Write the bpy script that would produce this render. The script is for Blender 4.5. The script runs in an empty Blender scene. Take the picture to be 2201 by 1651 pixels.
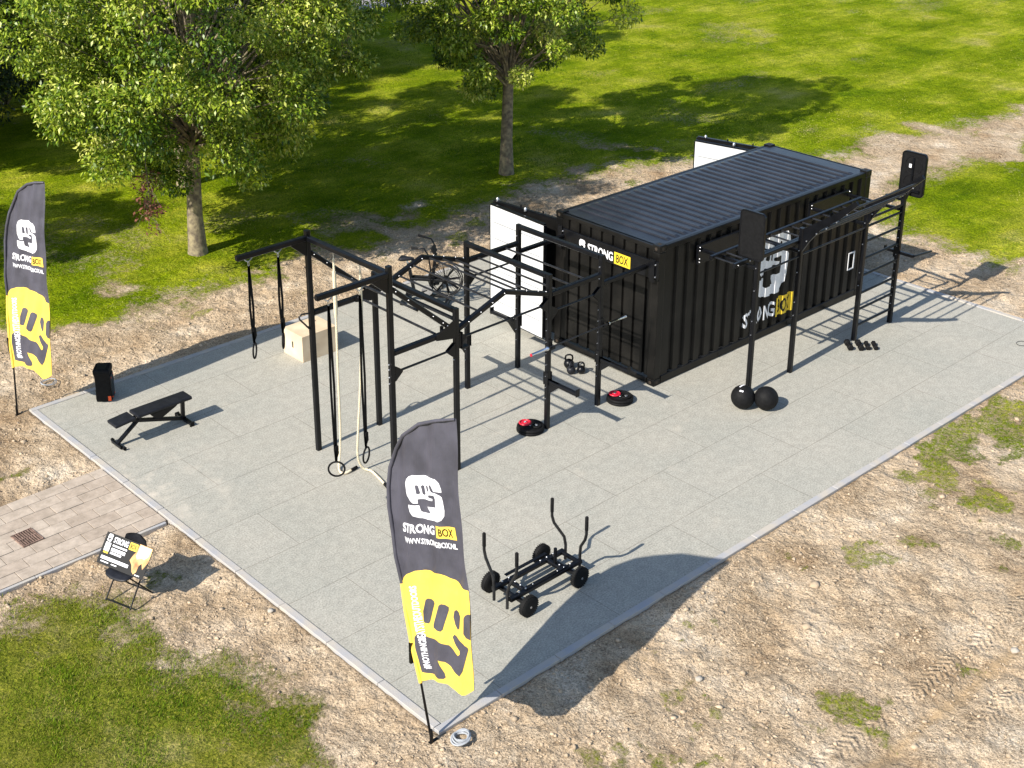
import bpy, bmesh, math, random
import numpy as np
from mathutils import Vector, Matrix, Euler
from mathutils.geometry import tessellate_polygon
R = math.radians
random.seed(4); RNG = np.random.default_rng(11)
scene = bpy.context.scene
COL = scene.collection
# ------------------------------------------------------------------ camera
cd = bpy.data.cameras.new('camera'); cam = bpy.data.objects.new('camera', cd); COL.objects.link(cam)
cam.location = (-7.94844, -9.50619, 10.7501); cam.rotation_euler = (1.18447, 0.00897, -0.72547)
cd.sensor_fit = 'HORIZONTAL'; cd.sensor_width = 36.0; cd.lens = 2932.166 / 2201 * 36
cd.shift_x = 105.539 / 2201; cd.shift_y = -248.12 / 2201
cd.clip_start = 0.1; cd.clip_end = 2000
scene.camera = cam
# ------------------------------------------------------------------ sky, sun, exposure
SUN_EL, SUN_AZ = 39.0, 2.5
w = bpy.data.worlds.new('World'); scene.world = w; w.use_nodes = True
nt = w.node_tree; bg = nt.nodes['Background']; bg.inputs[1].default_value = 0.115
sky = nt.nodes.new('ShaderNodeTexSky'); sky.sky_type = 'NISHITA'; sky.sun_disc = False
sky.sun_elevation = R(SUN_EL); sky.sun_rotation = R(270 - SUN_AZ); sky.dust_density = 0.6
nt.links.new(sky.outputs[0], bg.inputs[0])
sl = bpy.data.lights.new('sun', 'SUN'); sl.energy = 4.6; sl.angle = R(0.5); sl.color = (1.0, 0.93, 0.83)
so = bpy.data.objects.new('sun', sl); COL.objects.link(so); so.location = (-20, 0, 20)
ldir = Vector((math.cos(R(SUN_AZ)) * math.cos(R(SUN_EL)), math.sin(R(SUN_AZ)) * math.cos(R(SUN_EL)), -math.sin(R(SUN_EL))))
so.rotation_euler = ldir.to_track_quat('-Z', 'Y').to_euler()
vs = scene.view_settings; vs.view_transform = 'Standard'; vs.look = 'None'; vs.gamma = 1.0; vs.exposure = 0.72
vs.use_curve_mapping = False
scene.cycles.max_bounces = 6; scene.cycles.transparent_max_bounces = 6
# ------------------------------------------------------------------ materials
def mat(name, c, rough=0.5, metal=0.0, noise=0.0, nscale=8.0, bump=0.0, bscale=60.0, spec=0.5, c2=None, coord='Object'):
    m = bpy.data.materials.new(name); m.use_nodes = True
    t = m.node_tree; b = t.nodes['Principled BSDF']
    b.inputs['Base Color'].default_value = (*c, 1); b.inputs['Roughness'].default_value = rough
    b.inputs['Metallic'].default_value = metal; b.inputs['Specular IOR Level'].default_value = spec
    tc = t.nodes.new('ShaderNodeTexCoord')
    n = t.nodes.new('ShaderNodeTexNoise'); n.inputs['Scale'].default_value = nscale; n.inputs['Detail'].default_value = 5
    t.links.new(tc.outputs[coord], n.inputs['Vector'])
    mx = t.nodes.new('ShaderNodeMix'); mx.data_type = 'RGBA'
    k = noise
    mx.inputs[6].default_value = (*[max(0, x * (1 - k)) for x in c], 1)
    mx.inputs[7].default_value = (*(c2 if c2 else [min(1, x * (1 + k)) for x in c]), 1)
    rp = t.nodes.new('ShaderNodeValToRGB'); rp.color_ramp.elements[0].position = 0.35; rp.color_ramp.elements[1].position = 0.65
    t.links.new(n.outputs[0], rp.inputs[0]); t.links.new(rp.outputs[0], mx.inputs[0]); t.links.new(mx.outputs[2], b.inputs['Base Color'])
    if bump > 0:
        n2 = t.nodes.new('ShaderNodeTexNoise'); n2.inputs['Scale'].default_value = bscale; n2.inputs['Detail'].default_value = 4
        t.links.new(tc.outputs[coord], n2.inputs['Vector'])
        bp = t.nodes.new('ShaderNodeBump'); bp.inputs['Strength'].default_value = bump; bp.inputs['Distance'].default_value = 0.01
        t.links.new(n2.outputs[0], bp.inputs['Height']); t.links.new(bp.outputs[0], b.inputs['Normal'])
    return m
M = {}
M['steel'] = mat('powder_coated_steel', (0.0042, 0.0046, 0.006), 0.30, noise=0.3, nscale=6, bump=0.15, bscale=200, spec=0.28)
M['bar'] = mat('worn_black_bar', (0.014, 0.014, 0.015), 0.28, metal=0.0, noise=0.4, nscale=10, spec=0.35)
M['bolt'] = mat('zinc_bolt', (0.55, 0.55, 0.57), 0.3, metal=0.9, noise=0.2)
M['cont'] = mat('container_paint', (0.0050, 0.0049, 0.0048), 0.36, noise=0.3, nscale=2.2, bump=0.25, bscale=5, spec=0.22, c2=(0.0105, 0.0098, 0.0088))
M['roof'] = mat('container_paint_sky_tint', (0.014, 0.0145, 0.018), 0.30, noise=0.3, nscale=2.5, bump=0.1, bscale=25)  # same black paint, sky reflection put into a lighter, bluer base colour
M['white'] = mat('white_panel_paint', (0.60, 0.61, 0.62), 0.45, noise=0.12, nscale=2.5, bump=0.1, bscale=4)
M['white2'] = mat('white_vinyl', (0.78, 0.78, 0.80), 0.5, noise=0.03)
M['yellow'] = mat('yellow_vinyl', (0.80, 0.56, 0.03), 0.5, noise=0.03)
M['blackv'] = mat('black_vinyl', (0.012, 0.012, 0.012), 0.5, noise=0.1, spec=0.2)
M['cloth'] = mat('dark_flag_cloth', (0.062, 0.060, 0.080), 0.55, noise=0.22, nscale=3, bump=0.8, bscale=9)
M['clothy'] = mat('yellow_flag_cloth', (0.90, 0.60, 0.085), 0.6, noise=0.08, nscale=3, bump=0.8, bscale=9)
M['clothw'] = mat('white_flag_print', (0.76, 0.76, 0.80), 0.65, noise=0.02)
M['rubber'] = mat('black_rubber', (0.0085, 0.0085, 0.009), 0.6, noise=0.2, nscale=20, bump=0.2, bscale=80, spec=0.12)
M['tyre'] = mat('tyre_rubber', (0.011, 0.011, 0.011), 0.7, noise=0.2, bump=0.5, bscale=90, spec=0.12)
M['vinyl'] = mat('black_upholstery', (0.014, 0.015, 0.019), 0.42, noise=0.2, nscale=12, bump=0.2, bscale=120, spec=0.25)
M['ply'] = mat('birch_plywood', (0.66, 0.50, 0.33), 0.55, noise=0.06, nscale=3, c2=(0.74, 0.60, 0.42))
M['slot'] = mat('cut_out_shade', (0.03, 0.02, 0.012), 0.8)  # dark colour stands in for the shade inside holes and slots
M['rope'] = mat('cotton_rope', (0.66, 0.58, 0.42), 0.85, noise=0.12, nscale=40)
M['chrome'] = mat('chrome_sleeve', (0.72, 0.73, 0.76), 0.16, metal=1.0, noise=0.05)
M['red'] = mat('red_rubber', (0.55, 0.012, 0.035), 0.35, noise=0.06)
M['orange'] = mat('orange_plastic', (0.8, 0.10, 0.02), 0.5)
M['kerb'] = mat('concrete_edging', (0.40, 0.405, 0.42), 0.85, noise=0.14, nscale=3, bump=0.4, bscale=90, c2=(0.44, 0.40, 0.34))
M['hose'] = mat('grey_hose', (0.34, 0.36, 0.38), 0.5, noise=0.1)
M['rust'] = mat('rusty_iron', (0.20, 0.13, 0.10), 0.8, noise=0.4, nscale=15, bump=0.4)
M['stone'] = mat('pale_stone', (0.42, 0.38, 0.32), 0.9, noise=0.25, nscale=6, bump=0.4)
M['clod'] = mat('dry_soil_clod', (0.43, 0.335, 0.23), 0.95, noise=0.25, nscale=4, bump=0.5, bscale=60)
M['print'] = mat('poster_orange', (0.75, 0.20, 0.03), 0.4, noise=0.6, nscale=5, c2=(0.95, 0.62, 0.22))
# ------------------------------------------------------------------ mesh helpers
def frame(z, up=None):
    z = Vector(z).normalized(); u = Vector(up) if up is not None else (Vector((0, 0, 1)) if abs(z.z) < 0.95 else Vector((0, 1, 0)))
    x = u.cross(z).normalized(); y = z.cross(x).normalized(); return x, y, z
class MB:
    def __init__(s): s.v = []; s.f = []; s.m = []; s.sm = []
    def add(s, vs, fs, mi=0, smooth=False):
        b = len(s.v); s.v += [tuple(v) for v in vs]; s.f += [tuple(b + i for i in f) for f in fs]; s.m += [mi] * len(fs); s.sm += [smooth] * len(fs); return s
    def box(s, c, d, rot=None, mi=0, ch=0.0):
        c = Vector(c); hx, hy, hz = d[0] / 2, d[1] / 2, d[2] / 2
        if ch <= 0:
            vs = [Vector((x, y, z)) for z in (-hz, hz) for x, y in ((-hx, -hy), (hx, -hy), (hx, hy), (-hx, hy))]
            fs = [(3, 2, 1, 0), (4, 5, 6, 7), (0, 1, 5, 4), (1, 2, 6, 5), (2, 3, 7, 6), (3, 0, 4, 7)]
        else:
            bm = bmesh.new(); bmesh.ops.create_cube(bm, size=1)
            for v in bm.verts: v.co = Vector((v.co.x * d[0], v.co.y * d[1], v.co.z * d[2]))
            bmesh.ops.bevel(bm, geom=bm.edges[:], offset=ch, segments=2, affect='EDGES', profile=0.5)
            bm.verts.index_update(); vs = [v.co.copy() for v in bm.verts]; fs = [tuple(v.index for v in f.verts) for f in bm.faces]; bm.free()
        m = (Euler(rot).to_matrix() if rot is not None and not isinstance(rot, Matrix) else rot)
        vs = [(m @ v if m is not None else v) + c for v in vs]
        return s.add(vs, fs, mi)
    def sweep(s, path, prof, up=None, mi=0, smooth=False, closed=False, scale=None):
        path = [Vector(p) for p in path]; n = len(prof); rings = []; x = None
        for i, p in enumerate(path):
            if closed: d = path[(i + 1) % len(path)] - path[i - 1]
            elif i == 0: d = path[1] - path[0]
            elif i == len(path) - 1: d = path[-1] - path[-2]
            else: d = (path[i + 1] - p).normalized() + (p - path[i - 1]).normalized()
            if d.length < 1e-9: d = Vector((0, 0, 1))
            d.normalize()
            if x is None: x, y, _ = frame(d, up)
            else:
                x = (x - d * x.dot(d))
                x = x.normalized() if x.length > 1e-6 else frame(d)[0]
                y = d.cross(x).normalized()
            k = scale[i] if scale else 1.0
            rings.append([p + x * (a * k) + y * (b * k) for a, b in prof])
        vs = [q for r in rings for q in r]; fs = []
        m = len(path); rng = m if closed else m - 1
        for i in range(rng):
            for j in range(n):
                a, b = i * n + j, i * n + (j + 1) % n; c_, d_ = ((i + 1) % m) * n + (j + 1) % n, ((i + 1) % m) * n + j
                fs.append((a, b, c_, d_))
        s.add(vs, fs, mi, smooth)
        if not closed:
            s.add(rings[0], [tuple(reversed(range(n)))], mi); s.add(rings[-1], [tuple(range(n))], mi)
        return s
    def tube(s, path, r, n=10, mi=0, closed=False, scale=None):
        return s.sweep(path, [(r * math.cos(2 * math.pi * i / n), r * math.sin(2 * math.pi * i / n)) for i in range(n)], None, mi, True, closed, scale)
    def beam(s, a, b, w=0.08, h=None, up=None, ch=0.14, mi=0):
        h = h or w; c = ch * min(w, h); x, y = w / 2, h / 2
        return s.sweep([a, b], [(x - c, -y), (x, -y + c), (x, y - c), (x - c, y), (-x + c, y), (-x, y - c), (-x, -y + c), (-x + c, -y)], up, mi)
    def lathe(s, c, prof, axis=(0, 0, 1), n=24, mi=0, smooth=True):
        x, y, z = frame(axis); c = Vector(c); vs = []; fs = []
        for r, h in prof:
            for j in range(n):
                a = 2 * math.pi * j / n; vs.append(c + z * h + x * (r * math.cos(a)) + y * (r * math.sin(a)))
        for i in range(len(prof) - 1):
            for j in range(n): fs.append((i * n + j, i * n + (j + 1) % n, (i + 1) * n + (j + 1) % n, (i + 1) * n + j))
        s.add(vs, fs, mi, smooth); k = len(prof)
        s.add(vs[:n], [tuple(reversed(range(n)))], mi); s.add(vs[(k - 1) * n:], [tuple(range(n))], mi); return s
    def prism(s, poly, origin, xa, ya, th, mi=0):
        xa, ya = Vector(xa), Vector(ya); z = xa.cross(ya).normalized(); o = Vector(origin)
        tri = tessellate_polygon([[Vector((a, b, 0)) for a, b in poly]]); n = len(poly)
        lo = [o + xa * a + ya * b - z * th / 2 for a, b in poly]; hi = [q + z * th for q in lo]
        ar = sum(poly[i][0] * poly[(i + 1) % n][1] - poly[(i + 1) % n][0] * poly[i][1] for i in range(n))
        fs = []
        for t_ in tri:
            a, b, c_ = t_
            cr = (poly[b][0] - poly[a][0]) * (poly[c_][1] - poly[a][1]) - (poly[b][1] - poly[a][1]) * (poly[c_][0] - poly[a][0])
            if cr < 0: a, c_ = c_, a
            fs.append((a + n, b + n, c_ + n)); fs.append((c_, b, a))
        for i in range(n):
            j = (i + 1) % n; q = (i, j, j + n, i + n); fs.append(q if ar > 0 else tuple(reversed(q)))
        return s.add(lo + hi, fs, mi)
    def pieces(s):
        n = len(s.v); par = list(range(n))
        def find(a):
            while par[a] != a: par[a] = par[par[a]]; a = par[a]
            return a
        for f in s.f:
            a = find(f[0])
            for i in f[1:]:
                b = find(i)
                if a != b: par[b] = a
        roots = {}; isl = np.array([roots.setdefault(find(i), len(roots)) for i in range(n)]); k = len(roots)
        if k < 2 or k > 700: return None
        V = np.array(s.v); lo = np.full((k, 3), np.inf); hi = np.full((k, 3), -np.inf); np.minimum.at(lo, isl, V); np.maximum.at(hi, isl, V)
        sz = (hi - lo).max(1); gap = np.maximum(0, np.maximum(lo[:, None] - hi[None], lo[None] - hi[:, None])); near = np.sqrt((gap ** 2).sum(2)) <= np.maximum(.02, .5 * np.maximum(sz[:, None], sz[None])) * .98
        lab = -np.ones(k, int); c = 0
        for i in range(k):
            if lab[i] >= 0: continue
            st = [i]; lab[i] = c
            while st:
                for j in np.nonzero(near[st.pop()])[0]:
                    if lab[j] < 0: lab[j] = c; st.append(j)
            c += 1
        return (lab[isl], c) if c > 1 else None
    def build(s, name, mats, parent=None, split=True):
        if split and parent is not None and len(s.v) < 20000:
            got = s.pieces()
            if got:
                lab, c = got; first = None
                for q in range(c):
                    sub = MB(); mp = {}
                    for f, mi, sm in zip(s.f, s.m, s.sm):
                        if lab[f[0]] != q: continue
                        for i in f:
                            if i not in mp: mp[i] = len(sub.v); sub.v.append(s.v[i])
                        sub.f.append(tuple(mp[i] for i in f)); sub.m.append(mi); sub.sm.append(sm)
                    o = sub.build(name, mats, parent, False); first = first or o
                return first
        me = bpy.data.meshes.new(name); me.from_pydata(s.v, [], s.f)
        if not isinstance(mats, (list, tuple)): mats = [mats]
        for q in mats: me.materials.append(q)
        me.polygons.foreach_set('material_index', s.m); me.polygons.foreach_set('use_smooth', s.sm); me.update()
        o = bpy.data.objects.new(name, me); COL.objects.link(o)
        if parent is not None: o.parent = parent
        return o
def empty(name, loc=(0, 0, 0), rz=0.0):
    o = bpy.data.objects.new(name, None); COL.objects.link(o); o.location = loc; o.rotation_euler = (0, 0, rz); o.empty_display_size = 0.1; return o
def tag(o, label=None, cat=None, group=None, kind=None):
    if label: o['label'] = label
    if cat: o['category'] = cat
    if group: o['group'] = group
    if kind: o['kind'] = kind
    return o
def copy_tree(o, parent=None):
    c = o.copy(); COL.objects.link(c); c.parent = parent
    for ch in list(o.children): copy_tree(ch, c)
    return c
def rebase(mbs, off):
    for m_ in mbs: m_.v = [(x - off[0], y - off[1], z - off[2]) for x, y, z in m_.v]
# text as flat triangles in the unit box
def text2d(s, bold=0.02):
    cu = bpy.data.curves.new('lettering_curve', 'FONT'); cu.body = s; cu.offset = bold; cu.resolution_u = 3
    ob = bpy.data.objects.new('lettering_tmp', cu); COL.objects.link(ob)
    dg = bpy.context.evaluated_depsgraph_get(); me = ob.evaluated_get(dg).to_mesh()
    vs = [(v.co.x, v.co.y) for v in me.vertices]; fs = [tuple(p.vertices) for p in me.polygons]
    ob.evaluated_get(dg).to_mesh_clear(); bpy.data.objects.remove(ob); bpy.data.curves.remove(cu)
    x0, x1 = min(a for a, b in vs), max(a for a, b in vs); y0, y1 = min(b for a, b in vs), max(b for a, b in vs)
    return [((a - x0) / (x1 - x0), (b - y0) / (y1 - y0)) for a, b in vs], fs
def quadmap(vs, q):   # unit box -> quad  bl, br, tr, tl
    out = []
    for a, b in vs:
        out.append(tuple((1 - a) * (1 - b) * q[0][i] + a * (1 - b) * q[1][i] + a * b * q[2][i] + (1 - a) * b * q[3][i] for i in (0, 1)))
    return out
def poly2d(poly):
    tri = tessellate_polygon([[Vector((a, b, 0)) for a, b in poly]])
    return list(poly), [tuple(t_) for t_ in tri]
def art(mb, flat, fmap, cutx=(), cuty=(), mi=0, flip=False):
    vs, fs = flat; bm = bmesh.new(); bv = [bm.verts.new((a, b, 0)) for a, b in vs]
    for f in fs:
        try: bm.faces.new([bv[i] for i in f])
        except ValueError: pass
    for x in cutx: bmesh.ops.bisect_plane(bm, geom=bm.verts[:] + bm.edges[:] + bm.faces[:], plane_co=(x, 0, 0), plane_no=(1, 0, 0))
    for y in cuty: bmesh.ops.bisect_plane(bm, geom=bm.verts[:] + bm.edges[:] + bm.faces[:], plane_co=(0, y, 0), plane_no=(0, 1, 0))
    bm.normal_update()
    bm.verts.index_update()
    vv = [fmap(v.co.x, v.co.y) for v in bm.verts]; ff = []
    for f in bm.faces:
        ids = [v.index for v in f.verts]
        if (f.normal.z < 0) != flip: ids.reverse()
        ff.append(tuple(ids))
    bm.free(); mb.add(vv, ff, mi, False)
# outlines of the flag print, in metres on the flag
ART={"S":[[-0.447,3.109],[-0.43,3.164],[-0.394,3.211],[-0.329,3.254],[-0.182,3.308],[-0.047,3.353],[0.044,3.369],[0.116,3.354],[0.154,3.311],[0.167,3.271],[0.023,3.211],[-0.0,3.237],[-0.024,3.263],[-0.052,3.261],[-0.062,3.24],[-0.04,3.206],[-0.014,3.188],[0.051,3.203],[0.14,3.223],[0.172,3.214],[0.188,3.161],[0.206,3.069],[0.205,3.002],[0.172,2.94],[0.11,2.893],[-0.006,2.848],[-0.217,2.778],[-0.302,2.774],[-0.36,2.799],[-0.39,2.84],[-0.396,2.865],[-0.228,2.929],[-0.207,2.869],[-0.179,2.864],[-0.021,2.926],[-0.09,2.976],[0.059,3.036],[0.05,3.132],[0.03,3.161],[0.007,3.16],[-0.064,3.129],[-0.082,3.107],[-0.068,3.097],[0.005,3.116],[0.004,3.091],[-0.236,3.002],[-0.249,2.989],[-0.241,2.947],[-0.308,2.924],[-0.365,2.931],[-0.419,2.965],[-0.432,3.007]],"fing":[[[-0.283,3.147],[-0.265,3.165],[-0.242,3.162],[-0.215,3.082],[-0.233,3.062],[-0.261,3.059]],[[-0.209,3.169],[-0.187,3.19],[-0.164,3.189],[-0.137,3.103],[-0.159,3.08],[-0.185,3.082]],[[-0.132,3.203],[-0.105,3.225],[-0.086,3.216],[-0.067,3.181],[-0.08,3.161],[-0.107,3.16]]],"strong":[[-0.475,2.496],[0.042,2.69],[0.033,2.798],[-0.483,2.607]],"box":[[0.072,2.827],[0.364,2.936],[0.398,2.798],[0.097,2.696]],"www":[[-0.428,2.39],[0.408,2.689],[0.396,2.753],[-0.444,2.453]],"yellow":[[-0.48,1.843],[-0.439,1.939],[-0.355,2.035],[-0.242,2.123],[-0.102,2.198],[0.023,2.234],[0.146,2.279],[0.268,2.304],[0.376,2.307],[0.471,2.288],[0.538,2.287],[0.616,2.308],[0.658,2.04],[0.694,1.759],[0.75,1.369],[0.774,1.17],[0.737,1.126],[0.66,1.044],[0.569,0.973],[0.514,0.963],[0.443,0.998],[0.373,1.011],[0.207,0.948],[0.039,0.867],[-0.088,0.776],[-0.109,0.747],[-0.193,1.007],[-0.251,1.186],[-0.382,1.567]],"fist":[[[-0.073,1.836],[-0.046,1.866],[0.037,1.912],[0.086,1.918],[0.101,1.894],[0.035,1.625],[0.008,1.584],[-0.069,1.546],[-0.084,1.561],[-0.096,1.685]],[[0.163,1.895],[0.203,1.937],[0.271,1.967],[0.319,1.956],[0.321,1.915],[0.265,1.657],[0.232,1.613],[0.15,1.574],[0.094,1.581],[0.094,1.624]],[[0.382,1.926],[0.408,1.955],[0.455,1.954],[0.488,1.919],[0.485,1.771],[0.46,1.741],[0.411,1.773],[0.375,1.849]],[[0.544,1.928],[0.568,1.977],[0.619,2.022],[0.659,2.041],[0.692,1.752],[0.596,1.711],[0.548,1.732]],[[-0.197,1.304],[-0.17,1.357],[-0.127,1.384],[-0.041,1.394],[0.072,1.434],[0.239,1.477],[0.349,1.495],[0.419,1.47],[0.487,1.43],[0.509,1.461],[0.506,1.502],[0.428,1.56],[0.385,1.611],[0.41,1.656],[0.451,1.657],[0.507,1.625],[0.575,1.604],[0.654,1.632],[0.669,1.619],[0.623,1.467],[0.566,1.274],[0.517,1.181],[0.474,1.2],[0.402,1.256],[0.305,1.266],[0.201,1.234],[0.311,1.128],[0.331,1.079],[0.301,1.044],[0.219,1.004],[0.106,0.978],[-0.093,0.897],[-0.126,0.978],[-0.184,1.168]]],"vtext":[[-0.052,0.965],[0.075,1.032],[-0.186,1.972],[-0.314,1.903]],"body":[[-0.106,0.75],[-0.189,1.022],[-0.279,1.248],[-0.379,1.557],[-0.478,1.842],[-0.577,2.142],[-0.641,2.376],[-0.708,2.695],[-0.731,2.944],[-0.721,3.176],[-0.633,3.437],[-0.483,3.664],[-0.26,3.878],[0.031,4.045],[0.294,4.148],[0.33,3.859],[0.397,3.409],[0.469,3.009],[0.545,2.661],[0.624,2.298],[0.66,2.046],[0.698,1.753],[0.749,1.37],[0.776,1.168],[0.734,1.126],[0.657,1.039],[0.571,0.976],[0.511,0.959],[0.44,0.996],[0.371,1.009],[0.203,0.948],[0.041,0.866]],"pole":[[0.107,0.096],[-0.032,0.526],[-0.106,0.75],[-0.235,1.15],[-0.379,1.557],[-0.478,1.842],[-0.577,2.142],[-0.641,2.376],[-0.708,2.695],[-0.731,2.944],[-0.721,3.176],[-0.633,3.437],[-0.483,3.664],[-0.26,3.878],[0.032,4.04],[0.28,4.138]]}
# ------------------------------------------------------------------ ground
def vnoise(x, y, sc, seed, oct=4):
    out = np.zeros_like(x); amp = 1.0; tot = 0
    for o in range(oct):
        X = x * sc; Y = y * sc; xi = np.floor(X).astype(np.int64); yi = np.floor(Y).astype(np.int64); fx = X - xi; fy = Y - yi
        fx = fx * fx * (3 - 2 * fx); fy = fy * fy * (3 - 2 * fy)
        def h(a, b):
            n = (a * 374761393 + b * 668265263 + (seed + o) * 1442695041) & 0x7fffffff
            n = ((n ^ (n >> 13)) * 1274126177) & 0x7fffffff
            return ((n ^ (n >> 16)) & 0xffff) / 65535.0
        v = (h(xi, yi) * (1 - fx) + h(xi + 1, yi) * fx) * (1 - fy) + (h(xi, yi + 1) * (1 - fx) + h(xi + 1, yi + 1) * fx) * fy
        out += v * amp; tot += amp; amp *= 0.5; sc *= 2.03
    return out / tot
SOIL = [(-6, 5.4), (-2.85, 5.3), (-2.45, 5.35), (-1.74, 5.2), (-1.4, 5.0), (-1.4, 4.4), (-1.5, 4.2), (-1.2, 3.85), (-1.24, 3.12), (-.96, 2.62), (-1.13, 1.85), (-.75, 1.73), (-.63, .96), (-.8, .5), (-1.0, .2), (-1.4, -.6), (-2, -4), (5, -12),
        (20, -8), (19, 0), (18.2, 2.5), (17.95, 3.9), (18.4, 5.4), (19, 6.6), (21, 6.9), (25.5, 6.3), (32, 5.2), (60, 2), (60, 8), (32, 8.9), (28.3, 9.35), (23.5, 9.6), (21, 10.5), (19.2, 12.2), (17.5, 13), (14.4, 13.1), (12.9, 13.1), (9.5, 12.8),
        (7.5, 12.4), (5.5, 13.2), (4, 13.25), (1.5, 12.8), (1.3, 14.2), (-3, 13.6), (-6, 13)]
PATCH = [(3.96, -2.99, .38), (3.6, -2.75, .2), (1.5, -1.99, .22), (1.96, -2.4, .3), (1.2, -1.75, .25), (.95, -1.55, .18), (5.62, -3.59, .16), (10.71, -.35, .45), (11.94, -.4, .6), (11.2, -.3, .4), (9.64, -.5, .4), (9.2, -.55, .25), (9.28, -1.64, .35),
         (6.77, -1.3, .22), (6.5, -1.15, .14), (5.87, -.64, .14), (2.51, -1.56, .2), (-1.25, 8.84, .3), (-1.6, 8.9, .35), (-.5, 8.27, .13), (12.5, -1.1, .5), (13.4, -.8, .7), (14.5, -.9, .6), (10.3, -.45, .5), (11.4, -.55, .6), (12.3, -.6, .6), (11.9, -1.2, .4), (9.4, -.75, .35), (10.9, -1.3, .3), (8.8, -1.1, .25), (10.2, -2.2, .3), (11.5, -1.9, .3), (8.2, -2.4, .2), (9.0, -3.2, .3), (11.5, -3.4, .5),
         (2.9, 13.1, .2), (16.5, 11.6, .35), (10.6, 11.9, .3), (11.6, 12.1, .35), (8.9, 11.6, .16), (3.2, 11.9, .14), (3.0, -.75, .16), (3.7, -.7, .12), (7.5, -1.6, .16), (2.9, -2.0, .18), (6.3, 11.6, .15), (4.3, 12.0, .18), (-.9, 4.7, .12), (1.2, 12.1, .15), (-2.2, 5.6, .18)]
def soil_sd(x, y):     # >0 inside grass
    d = np.full(x.shape, 1e9); ins = np.zeros(x.shape, bool); n = len(SOIL)
    for i in range(n):
        ax, ay = SOIL[i]; bx, by = SOIL[(i + 1) % n]; ex, ey = bx - ax, by - ay
        t_ = np.clip(((x - ax) * ex + (y - ay) * ey) / (ex * ex + ey * ey), 0, 1)
        d = np.minimum(d, np.hypot(x - ax - t_ * ex, y - ay - t_ * ey))
        c_ = ((ay > y) != (by > y)) & (x < (bx - ax) * (y - ay) / (by - ay + 1e-12) + ax); ins ^= c_
    return np.where(ins, -d, d)
def grass_mask(x, y):
    sd = soil_sd(x, y) + (vnoise(x, y, 0.9, 3) - 0.5) * 1.1 + (vnoise(x, y, 4.0, 8, 4) - 0.5) * 1.1
    sd = sd + np.where(x > 19, .75, np.where(x > 16, .25, 0)) + np.where((y > 11) & (x < 9), .25, 0); m = np.clip(sd / 1.7 + 0.5, 0, 1)
    bare = vnoise(x, y, 0.55, 21, 4) + .04 * (x < 1)
    edge = np.clip(1 - sd / 2.5, 0, 1)
    m = m * (1 - np.clip((bare - 0.60 + 0.09 * edge) * 7, 0, 0.9) * (0.3 + 0.7 * edge))
    nz = (vnoise(x, y, 3.2, 15, 4) - 0.5); x0_, y0_ = x, y
    x = x + (vnoise(x0_, y0_, 2.6, 61, 3) - .5) * .9; y = y + (vnoise(x0_, y0_, 2.6, 67, 3) - .5) * .9
    for px, py, r in PATCH:
        m = np.maximum(m, np.clip((r - np.hypot(x - px, y - py)) / 0.22 + 0.25 + nz * 3.4, 0, 0.50 if r < .3 else 0.60))
    return m
PW, PX = 10.58, 15.62
def ground_z(x, y):
    g_ = grass_mask(x, y)
    rough = (vnoise(x, y, 2.0, 31, 4) - 0.5) * 0.09 + (vnoise(x, y, 7.0, 5, 3) - 0.5) * 0.085
    z = -0.035 + rough * (1 - 0.65 * g_)
    tr = 0
    for yc, dep in ((-3.62, .018), (-5.25, .018)):
        tr = tr + dep * np.exp(-((y - yc - .12 * np.exp(np.clip(-(x - 1.2) * .555, -9, 2))) / .17) ** 4)
    z = z - tr * np.where(x < 14, 1, 0) * (1 - .5 * g_)
    dx = np.maximum(np.maximum(-x, x - PX), 0); dy = np.maximum(np.maximum(-y, y - PW), 0); d = np.hypot(dx, dy)
    z = np.where(d < 0.6, z * (0.35 + 0.65 * d / .6) - 0.012, z)
    inside = (x > 0.0) & (x < PX) & (y > 0.0) & (y < PW)
    z = np.where(inside, -0.2, z)
    inp = (x < 0.02) & (y > 5.98) & (y < 8.05)
    z = np.where(inp, -0.09, z)
    return z
def axis_(segs):
    out = []
    for a, b, st in segs: out.append(np.arange(a, b - 1e-6, st))
    return np.concatenate(out + [np.array([segs[-1][1]])])
xs = axis_([(-120, -20, 10), (-20, -6, 1), (-6, 10, .055), (10, 20, .1), (20, 34, .2), (34, 60, 1), (60, 300, 15)])
ys = axis_([(-120, -20, 10), (-20, -6, 1), (-6, 14.5, .055), (14.5, 20, .15), (20, 36, .3), (36, 70, 1.5), (70, 300, 15)])
GX, GY = np.meshgrid(xs, ys); gm = grass_mask(GX, GY); GZ = ground_z(GX, GY)
nx, ny = len(xs), len(ys)
me = bpy.data.meshes.new('ground'); me.vertices.add(nx * ny)
me.vertices.foreach_set('co', np.stack([GX, GY, GZ], -1).astype(np.float32).ravel())
idx = np.arange(nx * ny).reshape(ny, nx); q = np.stack([idx[:-1, :-1], idx[:-1, 1:], idx[1:, 1:], idx[1:, :-1]], -1).reshape(-1, 4)
me.loops.add(len(q) * 4); me.loops.foreach_set('vertex_index', q.ravel().astype(np.int32)); me.polygons.add(len(q))
me.polygons.foreach_set('loop_start', (np.arange(len(q)) * 4).astype(np.int32)); me.polygons.foreach_set('use_smooth', np.ones(len(q), bool)); me.update(calc_edges=True)
at = me.attributes.new('grass', 'FLOAT', 'POINT'); at.data.foreach_set('value', gm.ravel().astype(np.float32))
ground = bpy.data.objects.new('ground', me); COL.objects.link(ground); tag(ground, kind='structure')
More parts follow.
